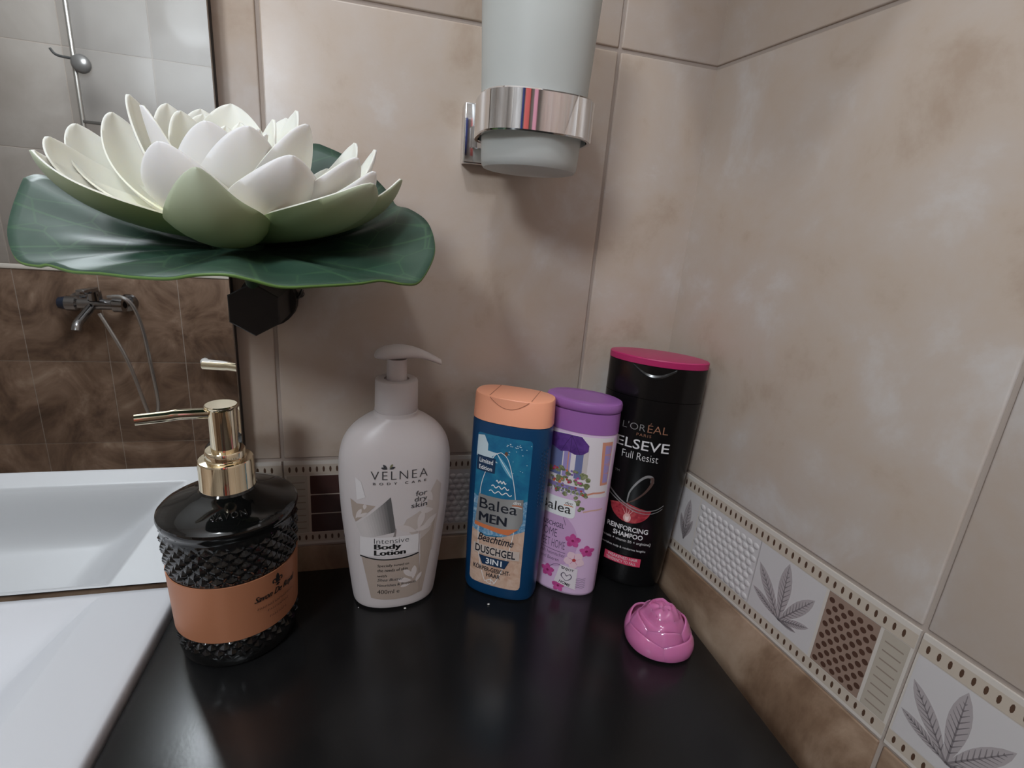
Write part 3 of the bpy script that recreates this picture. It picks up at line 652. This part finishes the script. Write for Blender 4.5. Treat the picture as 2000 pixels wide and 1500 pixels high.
# ------------------------------------------------------------------ pink rose soap
RP = Vector((-.0455, -.1235, 0))
t = thing('rose_soap', 'small translucent pink rose-shaped soap lying on the black counter', 'soap', RP)
PK = mat('pink_jelly', (.52, .15, .32), .13, sss=.6, coat=.5)
pbsdf(PK).inputs['Subsurface Scale'].default_value = .008
b = bmesh.new(); rings = []; NR, NA = 44, 144
for i in range(NR+1):
    s = i/NR; rg = []
    for k in range(NA):
        th = 2*math.pi*k/NA
        R0 = .0218*(1+.035*math.sin(5*th+.6)+.03*math.sin(3*th+2.2)+.02*math.sin(8*th))
        r = R0*math.sin(s*math.pi/2)**.9 if s < 1 else R0
        q = r/R0
        h = .0245*(1-q**3.6)+.004
        sp = (q*3.1-th/(2*math.pi)*1.0) % 1            # spiral petal edges
        h += .0026*(1-sp)**1.3*math.sin(math.pi*min(1, q*1.05))*(1 if q > .06 else q/.06)
        h += .0006*math.sin(5*th+6*q)
        h -= .004*math.exp(-((q-.62)/.08)**2)*(.6+.4*math.sin(2*th+1))
        if q > .985: h = .004
        rg.append((r*math.cos(th), r*math.sin(th), max(h, .002)))
    rings.append(rg)
rings = rings[1:]+[[(x*.97, y*.97, .0008) for x, y, z in rings[-1]], [(x*.9, y*.9, 0) for x, y, z in rings[-1]]]
loft(b, rings[::-1]); obj('rose_head', b, PK, t, angle=70)
for k in range(8):                       # two rings of petals wrapped round the bud
    ring = k // 4; a0 = R_(90*k+(25 if ring == 0 else 70)); b = bmesh.new(); g0 = []
    R1, top, lean = ((.0264, .0135, .0040), (.0236, .0200, .0058))[ring]
    for i in range(11):
        s = i/10; row = []
        for j in range(21):
            q = (j/20-.5)*2; th = a0+q*R_(58); edge = .55+.45*math.cos(q*math.pi/2)**.8
            rr = R1-lean*s+.0022*math.sin(s*math.pi)*(1-.4*abs(q))+(.0012*s*s if ring == 0 else 0)-.0012*abs(q); z = .0012+top*s*edge+.0008*math.sin(3*q+k)*s
            row.append((rr*math.cos(th), rr*math.sin(th), z))
        g0.append(row)
    V = [[b.verts.new(p) for p in r] for r in g0]
    for i in range(10):
        for j in range(20): b.faces.new((V[i][j], V[i][j+1], V[i+1][j+1], V[i+1][j]))
    o = obj('petal', b, PK, t, angle=80); md = o.modifiers.new('thick', 'SOLIDIFY'); md.thickness = .0018; md.offset = 0; o.modifiers.new('sub', 'SUBSURF').render_levels = 2

# ------------------------------------------------------------------ tumbler in its holder
TC = Vector((-.1665, -.065, 0))
t = thing('tumbler_holder', 'square chrome wall bracket with ring holding the frosted tumbler', 'tumbler holder', (-.172, 0, .365))
b = bmesh.new(); box(b, (-.030, -.0125, -.0205), (.030, -.0004, .0195), .0012, 0, 3)
obj('wall_plate', b, CHROME, t, angle=40)
b = bmesh.new(); box(b, (-.012, -.0275, -.008), (.012, -.012, .006), .0008); obj('arm', b, CHROME, t)
b = bmesh.new(); c = TC-t.location
zt, zb = .3772-.365, .3548-.365
loft(b, [sup(a, a, 3.0, z, 96, c.x, c.y) for a, z in ((.0328, zb+.001), (.0330, zb), (.0349, zb), (.0354, zb+.0008), (.0354, zt-.0008), (.0349, zt), (.0330, zt), (.0328, zt-.001), (.0328, zb+.001))], False, False)
obj('ring', b, CHROME, t, angle=15)
SHELF_Z = .60
FROST = mat('frosted_glass', (.78, .80, .78), .45, trans=.55, ior=1.3, sss=0)
b = bmesh.new()
po = [(.001, 0), (.027, 0), (.0295, .0006), (.0306, .0022), (.0311, .005), (.0329, .040), (.0345, .07), (.0370, .118), (.0372, .1195), (.0366, .1205), (.0352, .1205), (.0346, .1195), (.0322, .07), (.0306, .04), (.0288, .008), (.026, .006), (.001, .006)]
lathe(b, po, 96); gl = tag(obj('tumbler', b, FROST, loc=(TC.x, TC.y, .337)), 'frosted glass bathroom tumbler standing in the chrome wall ring', 'tumbler')

# ------------------------------------------------------------------ dark hexagonal wall block
t = thing('wall_mount', 'dark hexagonal block sticking out of the wall under the flower', 'wall mount', (-.3375, 0, .2388))
HEX = noisy('dark_hex', [(.010, .0085, .0078), (.018, .0155, .014)], 60, 4, .5, .5)
b = bmesh.new(); rr = .0172
rg = [[(q*rr*math.sin(k*math.pi/3), y, q*rr*math.cos(k*math.pi/3)) for k in range(6)] for q, y in ((1, -.0125), (1, -.0555), (.95, -.0563))]
loft(b, rg); bmesh.ops.recalc_face_normals(b, faces=b.faces); obj('hexagon_head', b, HEX, t, smooth=False)
b = bmesh.new(); loft(b, [[(.0188*math.sin(k*math.pi/12), y, .0188*math.cos(k*math.pi/12)) for k in range(24)] for y in (-.0006, -.0115, -.0125)]); bmesh.ops.recalc_face_normals(b, faces=b.faces); obj('base_disc', b, HEX, t)
b = bmesh.new(); tube(b, [(.021, -.0004, .004), (.021, -.006, .004)], .0022); tube(b, [(.0185, -.006, .001), (.021, -.0065, .004), (.0225, -.006, .008)], .0011); obj('clip', b, mat('dark_steel', (.10, .10, .10), .25, .8), t)

# ------------------------------------------------------------------ lotus flower on its leaf
FC = Vector((-.334, -.098, .2805))
t = thing('artificial_lotus', 'white artificial lotus flower with green leaf above the soap dispenser', 'flower', (FC.x, FC.y, .2575))
lc = Vector(t.location)
LEAF = mat('lily_pad_green', (.018, .075, .038), .44); nt = LEAF.node_tree; N_, L_ = nt.nodes, nt.links
def attr(nt, nm): n = nt.nodes.new('ShaderNodeAttribute'); n.attribute_name = nm; return n.outputs['Fac']
def mth(nt, op, a, c=None, v=None):
    n = nt.nodes.new('ShaderNodeMath'); n.operation = op; nt.links.new(a, n.inputs[0])
    if c is not None: nt.links.new(c, n.inputs[1])
    if v is not None: n.inputs[1].default_value = v
    return n.outputs[0]
def ramp(nt, f, stops):
    n = nt.nodes.new('ShaderNodeValToRGB'); e = n.color_ramp.elements
    e[0].position, e[0].color = stops[0][0], (*stops[0][1], 1); e[1].position, e[1].color = stops[-1][0], (*stops[-1][1], 1)
    for p, c in stops[1:-1]: q = e.new(p); q.color = (*c, 1)
    nt.links.new(f, n.inputs[0]); return n.outputs[0]
def mixc(nt, f, a, c):
    n = nt.nodes.new('ShaderNodeMix'); n.data_type = 'RGBA'; nt.links.new(f, n.inputs[0]); nt.links.new(a, n.inputs[6]); nt.links.new(c, n.inputs[7]); return n.outputs[2]
tc = N_.new('ShaderNodeTexCoord'); nz = N_.new('ShaderNodeTexNoise'); nz.inputs['Scale'].default_value = 26; nz.inputs['Detail'].default_value = 5; L_.new(tc.outputs['Object'], nz.inputs['Vector'])
base = ramp(nt, nz.outputs['Fac'], [(.3, (.012, .036, .024)), (.55, (.024, .060, .040)), (.75, (.042, .085, .060))])
vz = N_.new('ShaderNodeTexVoronoi'); vz.feature = 'DISTANCE_TO_EDGE'; vz.inputs['Scale'].default_value = 42; L_.new(tc.outputs['Object'], vz.inputs['Vector'])
ang = attr(nt, 'ang'); rad = attr(nt, 'rad')
vein = mth(nt, 'ABSOLUTE', mth(nt, 'SUBTRACT', mth(nt, 'FRACT', mth(nt, 'MULTIPLY', ang, v=17.)), v=.5))
vf = mth(nt, 'MAXIMUM', mth(nt, 'LESS_THAN', vein, v=.022), mth(nt, 'MULTIPLY', mth(nt, 'LESS_THAN', vz.outputs['Distance'], v=.018), v=.7))
vcol = N_.new('ShaderNodeRGB'); vcol.outputs[0].default_value = (.075, .17, .075, 1)
c1 = mixc(nt, mth(nt, 'MULTIPLY', vf, v=.35), base, vcol.outputs[0])
ecol = N_.new('ShaderNodeRGB'); ecol.outputs[0].default_value = (.16, .26, .045, 1)
c2 = mixc(nt, mth(nt, 'MULTIPLY', mth(nt, 'GREATER_THAN', rad, v=.975), v=.85), c1, ecol.outputs[0]); L_.new(c1, pbsdf(LEAF).inputs['Base Color'])
edge = [(45, 352, -.075), (22, 415, -.100), (16, 465, -.118), (34, 511, -.138), (75, 523, -.152), (95, 521, -.158), (140, 534, -.170), (200, 538, -.182), (260, 545, -.190), (330, 548, -.197), (380, 541, -.200), (440, 540, -.201),
        (490, 550, -.200), (550, 564, -.197), (620, 562, -.190), (700, 557, -.180), (745, 551, -.172), (790, 558, -.163), (818, 554, -.152), (840, 522, -.138), (850, 490, -.125), (845, 455, -.110), (830, 430, -.098), (800, 411, -.085),
        (776, 404, -.070), (762, 382, -.055), (735, 352, -.042), (690, 315, -.027), (640, 290, -.020), (608, 283, -.018), (540, 300, -.018), (450, 312, -.018), (350, 322, -.020), (262, 335, -.024), (190, 345, -.030), (120, 352, -.042), (72, 344, -.060)]
E_ = [aty(*e)-lc for e in edge]; E_ = spline(E_+[E_[0]], 5)[:-1]; NE = len(E_)
cz = Vector((.0, .004, .0205))
b = bmesh.new(); la = b.verts.layers.float.new('ang'); lr = b.verts.layers.float.new('rad'); NRg = 26
cv = b.verts.new(cz); rows = []
for i in range(1, NRg+1):
    s = i/NRg if i < NRg else 1.0
    row = []
    for k, e in enumerate(E_):
        a = math.atan2(e.y-cz.y, e.x-cz.x)/(2*math.pi) % 1
        p = cz.lerp(e, s); f = s**2.0
        p.z = cz.z+(e.z-cz.z)*f-.0012*math.sin(math.pi*s)+.0020*math.sin(2*math.pi*a*13+1)*math.sin(math.pi*s)*s
        v = b.verts.new(p); v[la] = a; v[lr] = s; row.append(v)
    rows.append(row)
for k in range(NE): b.faces.new((cv, rows[0][(k+1) % NE], rows[0][k]))
for r0, r1 in zip(rows, rows[1:]):
    for k in range(NE): j = (k+1) % NE; b.faces.new((r0[k], r0[j], r1[j], r1[k]))
bmesh.ops.recalc_face_normals(b, faces=b.faces)
o = obj('lily_pad', b, [LEAF, mat('leaf_edge_green', (.095, .18, .040), .5)], t, angle=180); md = o.modifiers.new('thick', 'SOLIDIFY'); md.thickness = .0012; md.offset = -1; md.material_offset_rim = 1
o['label'] = 'broad wavy dark green leaf'
def petal_mat(name, stops, rough=.45, sss=.35):
    m = mat(name, (.8, .8, .8), rough, sss=sss); L = m.node_tree.links
    L.new(ramp(m.node_tree, attr(m.node_tree, 't'), stops), pbsdf(m).inputs['Base Color']); return m
PIN = petal_mat('petal_inside', [(0, (.74, .70, .26)), (.22, (.80, .79, .50)), (.5, (.84, .83, .68)), (1, (.86, .86, .78))])
POUT = petal_mat('petal_outside', [(0, (.78, .74, .30)), (.12, (.80, .77, .62)), (.3, (.80, .77, .74)), (1, (.82, .80, .80))])
PGRN = petal_mat('petal_green', [(0, (.10, .22, .065)), (.35, (.21, .29, .135)), (.75, (.33, .385, .24)), (1, (.42, .46, .35))], .5, .1)
def petal(tip, width, cup=.35, green=False, lean=.62, rise=.10, base=None, twist=0., blunt=1.0, r0=.010):
    tip = Vector(tip)-lc; o0 = FC-lc; h = Vector((tip.x-o0.x, tip.y-o0.y, 0)); hd = h.normalized()
    B = (o0+hd*r0+Vector((0, 0, .003))) if base is None else Vector(base)-lc
    hv = Vector((tip.x-B.x, tip.y-B.y, 0)); dz = tip.z-B.z
    P1 = B+hv*.35+Vector((0, 0, dz*rise*.3)); P2 = B+hv*(lean+.22)+Vector((0, 0, dz*(rise+.28)))
    n = 24; m = 12; TT = [1-(1-i/n)**1.5 for i in range(n+1)]
    def bz(q): return B*(1-q)**3+P1*(3*q*(1-q)**2)+P2*(3*q*q*(1-q))+tip*q**3
    ctr = [bz(q) for q in TT]
    b = bmesh.new(); lt = b.verts.layers.float.new('t'); IN, OUT = [], []
    for i, p in enumerate(ctr):
        tt = TT[i]; T = (ctr[min(i+1, n)]-ctr[max(i-1, 0)]).normalized()
        side = Vector((-hd.y, hd.x, 0))
        side = (side-T*side.dot(T)).normalized()
        nrm = side.cross(T)
        if nrm.dot(Vector((-hd.x, -hd.y, .6))) < 0: nrm = -nrm
        if twist:
            q = Matrix.Rotation(twist*(.4+.6*tt), 3, T); side = q @ side; nrm = q @ nrm
        w = width*.66*math.sin(math.pi*min(1, .04+.96*tt))**(.58*blunt) if tt < 1 else width*.03
        w = max(w, width*.16*(1-tt), width*.03)
        th = .0011*(1-.25*tt)
        ri, ro = [], []
        for j in range(m+1):
            s = (j/m-.5)*2; c = cup*(1-.35*tt)
            q = p+side*(w*s*(1-.12*c*s*s))+nrm*(w*c*(s*s)*1.0)+nrm*(.0012*math.sin(tt*5+j))*.15
            nn = (nrm-side*(2*c*s)).normalized(); e = 1-.55*abs(s)**4
            v1 = b.verts.new(q+nn*th*e); v2 = b.verts.new(q-nn*th*e); v1[lt] = tt; v2[lt] = tt; ri.append(v1); ro.append(v2)
        IN.append(ri); OUT.append(ro)
    for i in range(n):
        for j in range(m):
            f = b.faces.new((IN[i][j], IN[i][j+1], IN[i+1][j+1], IN[i+1][j])); f.material_index = 0
            f = b.faces.new((OUT[i][j+1], OUT[i][j], OUT[i+1][j], OUT[i+1][j+1])); f.material_index = 1
        for j0, A_, B_ in ((0, OUT, IN), (m, IN, OUT)):
            f = b.faces.new((A_[i][j0], B_[i][j0], B_[i+1][j0], A_[i+1][j0])); f.material_index = 0
    for k, i in ((0, 0), (1, n)):
        for j in range(m):
            f = b.faces.new((IN[i][j], OUT[i][j], OUT[i][j+1], IN[i][j+1])); f.material_index = 0
    bmesh.ops.recalc_face_normals(b, faces=b.faces)
    return obj('petal', b, [PIN, PGRN if green else POUT], t, angle=80, label='outer petal with green underside' if green else None)
P = aty
# outer petals, green beneath
petal(P(62, 293, -.128), .042, .42, True, .70, .02, twist=-.12)
petal(P(384, 327, -.172), .031, .60, True, .80, -.38, base=P(484, 474, -.116), twist=.15)
petal(P(727, 358, -.145), .040, .42, True, .72, .02)
petal(P(783, 350, -.105), .036, .40, True, .70, .02)
for (x, y, z) in ((-.272, -.032, .318), (-.345, -.026, .325), (-.400, -.050, .320)): petal((x, y, z), .040, .4, True, .7, .05)
# white rings
petal(P(93, 267, -.105), .040, .40, False, .70, .05, twist=-.22)
petal(P(147, 242, -.078), .038, .40, False, .68, .08, twist=-.2)
petal(P(218, 220, -.062), .036, .40, False, .66, .12)
petal(P(250, 185, -.092), .034, .38, False, .60, .22)
petal(P(277, 206, -.112), .036, .40, False, .62, .18)
petal(P(312, 276, -.148), .034, .45, False, .72, .12)
petal(P(325, 203, -.068), .032, .35, False, .55, .25)
petal(P(352, 217, -.080), .030, .38, False, .52, .30)
petal(P(392, 214, -.055), .034, .35, False, .55, .25)
petal(P(396, 224, -.068), .030, .40, False, .50, .30)
petal(P(404, 236, -.132), .034, .45, False, .66, .22)
petal(P(485, 246, -.134), .034, .45, False, .66, .22)
petal(P(452, 204, -.062), .038, .40, False, .5, .28)
petal(P(570, 303, -.156), .033, .50, False, .74, .06, base=P(512, 448, -.118))
petal(P(600, 243, -.118), .036, .40, False, .60, .22)
petal(P(580, 217, -.080), .034, .40, False, .58, .22)
petal(P(535, 234, -.086), .026, .40, False, .50, .30)
petal(P(560, 232, -.060), .030, .38, False, .50, .30)
petal(P(697, 308, -.135), .036, .40, False, .68, .08)
petal(P(731, 335, -.130), .034, .40, False, .72, .05)
petal(P(733, 293, -.078), .034, .40, False, .68, .08)
petal(P(694, 280, -.060), .034, .40, False, .66, .12)
petal(P(640, 330, -.050), .034, .40, False, .66, .12)
# small inner petals and the stamen tuft
for (px, py, y) in ((505, 252, -.108), (548, 283, -.122), (566, 288, -.116), (470, 240, -.086), (440, 246, -.090), (520, 262, -.100), (425, 255, -.105)): petal(P(px, py, y), .018, .45, False, .45, .35, r0=.004)
b = bmesh.new(); rr = random.Random(4)
for k in range(60):
    a = k*2.4; r = .0125*math.sqrt(k/60); p0 = Vector((r*.5*math.cos(a), r*.5*math.sin(a), .024)); p1 = Vector((r*1.35*math.cos(a), r*1.35*math.sin(a), .042+.008*rr.random()))
    tube(b, [p0, p0.lerp(p1, .6)+Vector((0, 0, .002)), p1], [.0007, .0006, .0009], 5)
o = obj('stamen_tuft', b, mat('stamen_yellow', (.80, .74, .42), .5), t); o['kind'] = 'stuff'; o['label'] = 'pale yellow stamens'
b = bmesh.new(); tube(b, [(-.0036, .045, -.003), (-.003, .036, .004), (-.001, .018, .013), (0, .004, .0215)], [.004, .004, .004, .004], 12); lathe(b, [(.001, .0206), (.012, .0208), (.013, .024), (.009, .0275), (.001, .028)], 24)
obj('stem', b, mat('stem_dark_green', (.02, .05, .025), .5), t)

# ------------------------------------------------------------------ what the mirror shows: bath mixer, hose, glass panel, rail
YW = YF+.0002
DCH = mat('dark_chrome', (.30, .30, .31), .1, 1.)
M0 = Vector((-1.225, YW, -.05))
t = thing('bath_mixer', 'chrome bath mixer tap on the brown tiles, seen in the mirror', 'tap', M0)
b = bmesh.new()
tube(b, [(-.085, .06, 0), (-.055, .06, 0), (-.05, .06, 0), (.05, .06, 0), (.055, .06, 0), (.085, .06, 0)], [.026, .026, .019, .019, .026, .026], 24)
obj('mixer_body', b, DCH, t)
for sx in (-.075, .075):
    b = bmesh.new(); tube(b, [(sx, 0, 0), (sx, .012, 0), (sx, .014, 0), (sx, .055, 0)], [.032, .030, .017, .017], 24); obj('wall_union', b, DCH, t)
b = bmesh.new(); tube(b, [(0, .06, .015), (0, .062, .045)], [.022, .020], 20); box(b, (-.013, .055, .042), (.013, .15, .060), .004); obj('lever', b, DCH, t)
b = bmesh.new(); tube(b, spline([(-.01, .075, -.01), (-.012, .12, -.03), (-.014, .165, -.052), (-.014, .178, -.072)], 4), .014, 16); obj('spout', b, DCH, t)
b = bmesh.new(); tube(b, [(-.085, .06, 0), (-.108, .06, 0)], [.024, .020], 20); obj('knob', b, mat('blue_black_knob', (.012, .018, .035), .25), t, label='blue-black end knob')
b = bmesh.new(); tube(b, spline([(.05, .085, .03), (.095, .10, .035), (.125, .095, .005), (.140, .08, -.08), (.148, .075, -.2), (.155, .07, -.34), (.150, .07, -.40), (.135, .065, -.425), (.115, .065, -.40), (.075, .07, -.2), (.01, .07, -.03)], 6), .0062, 10)
obj('shower_hose', b, mat('hose_steel', (.50, .50, .50), .25, .9), t)
GY = -1.6
a0, a1 = opp(131, 0, GY), opp(160, 235, GY); gx = -1.142
t = thing('shower_screen', 'clear glass shower screen with thin metal edge, seen in the mirror', 'shower screen', (gx, GY, .527))
b = bmesh.new(); box(b, (.006, -.003, .003), (.62, .003, CZ-.53), .001)
PG = mat('panel_glass', (.22, .22, .22), .12, spec=.5); nt = PG.node_tree
tr = nt.nodes.new('ShaderNodeBsdfTransparent'); mx = nt.nodes.new('ShaderNodeMixShader'); mx.inputs[0].default_value = .12
nt.links.new(tr.outputs[0], mx.inputs[1]); nt.links.new(pbsdf(PG).outputs[0], mx.inputs[2]); nt.links.new(mx.outputs[0], nt.nodes['Material Output'].inputs[0])
obj('glass_sheet', b, PG, t)
b = bmesh.new(); tube(b, [(0, 0, -.06), (0, 0, CZ-.5265)], .0065, 12); obj('edge_post', b, mat('brushed_steel', (.36, .35, .33), .3, .9), t)
b = bmesh.new(); box(b, (0, -.006, -.005), (.62, .006, .003), .001); obj('bottom_rail', b, mat('dark_rubber', (.05, .045, .04), .5), t)
b = bmesh.new(); bmesh.ops.create_uvsphere(b, u_segments=24, v_segments=14, radius=.026, matrix=Matrix.Translation((.022, .012, .155)) @ Matrix.Diagonal((1, .6, 1, 1)))
obj('knob', b, mat('knob_steel', (.16, .155, .15), .3, .6), t, label='round grey knob')
b = bmesh.new(); tube(b, spline([(-.004, .004, .168), (-.028, .012, .168), (-.040, .016, .172), (-.048, .018, .184)], 4), .0036, 10); obj('hook', b, mat('black_metal', (.015, .015, .015), .4), t, label='small black hook')
b = bmesh.new(); tube(b, spline([(-.918, YW+.003, -.266), (-.915, YW+.028, -.264), (-.90, YW+.034, -.265), (-.84, YW+.034, -.272), (-.78, YW+.03, -.29), (-.775, YW+.003, -.292)], 5), .0125, 14)
tag(obj('grab_rail', b, mat('rail_white', (.78, .77, .75), .3)), 'white curved rail on the brown tiles at the mirror edge', 'rail')

# ------------------------------------------------------------------ overhead: lamp rose and an unseen shelf added to shade the corner
t = thing('ceiling_lamp', 'round white ceiling lamp holder with hanging bulb, above the frame', 'lamp', (LAMP.x, LAMP.y, CZ))
b = bmesh.new(); lathe(b, [(.001, 0), (.05, 0), (.05, -.02), (.02, -.032), (.018, -.05), (.001, -.05)][::-1], 32); obj('lamp_holder', b, WHITE, t)
for k, (px, py) in enumerate(((791, 1189), (954, 1181), (700, 1187))):
    d = ray(px, py); p = CP+d*(-CP.z/d.z); b = bmesh.new(); bmesh.ops.create_icosphere(b, subdivisions=2, radius=.0008 if k < 2 else .0004, matrix=Matrix.Diagonal((1.3, 1, .7, 1)))
    for v in b.verts: v.co.z += .00056 if k < 2 else .0003
    tag(obj('crumb', b, mat('crumb_white', (.6, .58, .56), .7), loc=p), ('pale crumb on the counter in front of the lotion bottle', 'pale crumb on the counter beside the blue bottle', 'tiniest speck on the counter left of the lotion base')[k], 'crumb', 'crumbs on the counter')

t = thing('shading_shelf', 'unseen white shelf added above the frame to shade the tiled corner', 'shelf', (-.03, -.10, SHELF_Z))
b = bmesh.new(); box(b, (-.085, -.14, 0), (.032, .099, .014), .002); obj('shelf_board', b, mat('shelf_white', (.7, .7, .7), .4), t)
for y in (-.08, .06):
    b = bmesh.new(); box(b, (-.04, y-.004, -.03), (.031, y+.004, -.0005), .001); obj('bracket', b, CHROME, t)
t = thing('fill_lamp', 'added fill lamp hanging behind the camera', 'lamp', (L2.x, L2.y, CZ))  # unseen fixture added to carry the fill light
b = bmesh.new(); lathe(b, [(.001, 0), (.04, 0), (.04, -.02), (.003, -.024), (.003, L2.z+.13-CZ), (.018, L2.z+.128-CZ), (.018, L2.z+.118-CZ), (.001, L2.z+.118-CZ)][::-1], 32); obj('cord_and_socket', b, WHITE, t)
t = thing('towel_rail', 'chrome rail on the far wall behind the camera', 'rail', (-.25, YF, .95))
b = bmesh.new(); tube(b, [(-.32, .05, 0), (.32, .05, 0)], .008); obj('bar', b, CHROME, t)
for sx in (-.3, .3):
    b = bmesh.new(); tube(b, [(sx, .001, 0), (sx, .05, 0)], .009); obj('post', b, CHROME, t)
for x, w, c, nm in ((-.44, .10, (.01, .02, .10), 'navy blue'), (-.22, .22, (.50, .10, .09), 'coral red'), (.07, .10, (.75, .35, .45), 'pale pink')):
    t = bmesh.new(); pts = []
    rows = [(.064, -.75), (.066, -.4), (.065, -.05), (.064, .006), (.05, .0165), (.036, .006), (.035, -.05), (.034, -.35)]
    V = [[t.verts.new((w*(k/12-.5), y+.003*math.sin(k*1.7+z*3)*(1 if abs(z) > .04 else 0), z)) for k in range(13)] for y, z in rows]
    for r0, r1 in zip(V, V[1:]):
        for k in range(12): t.faces.new((r0[k], r0[k+1], r1[k+1], r1[k]))
    o = obj('towel', t, mat('towel_'+nm.replace(' ', '_'), c, .9), loc=(x, YF, .95), angle=180); md = o.modifiers.new('thick', 'SOLIDIFY'); md.thickness = .004; md.offset = 1
    tag(o, nm+' towel hanging on the far rail behind the camera', 'towel', 'towels on the far rail')
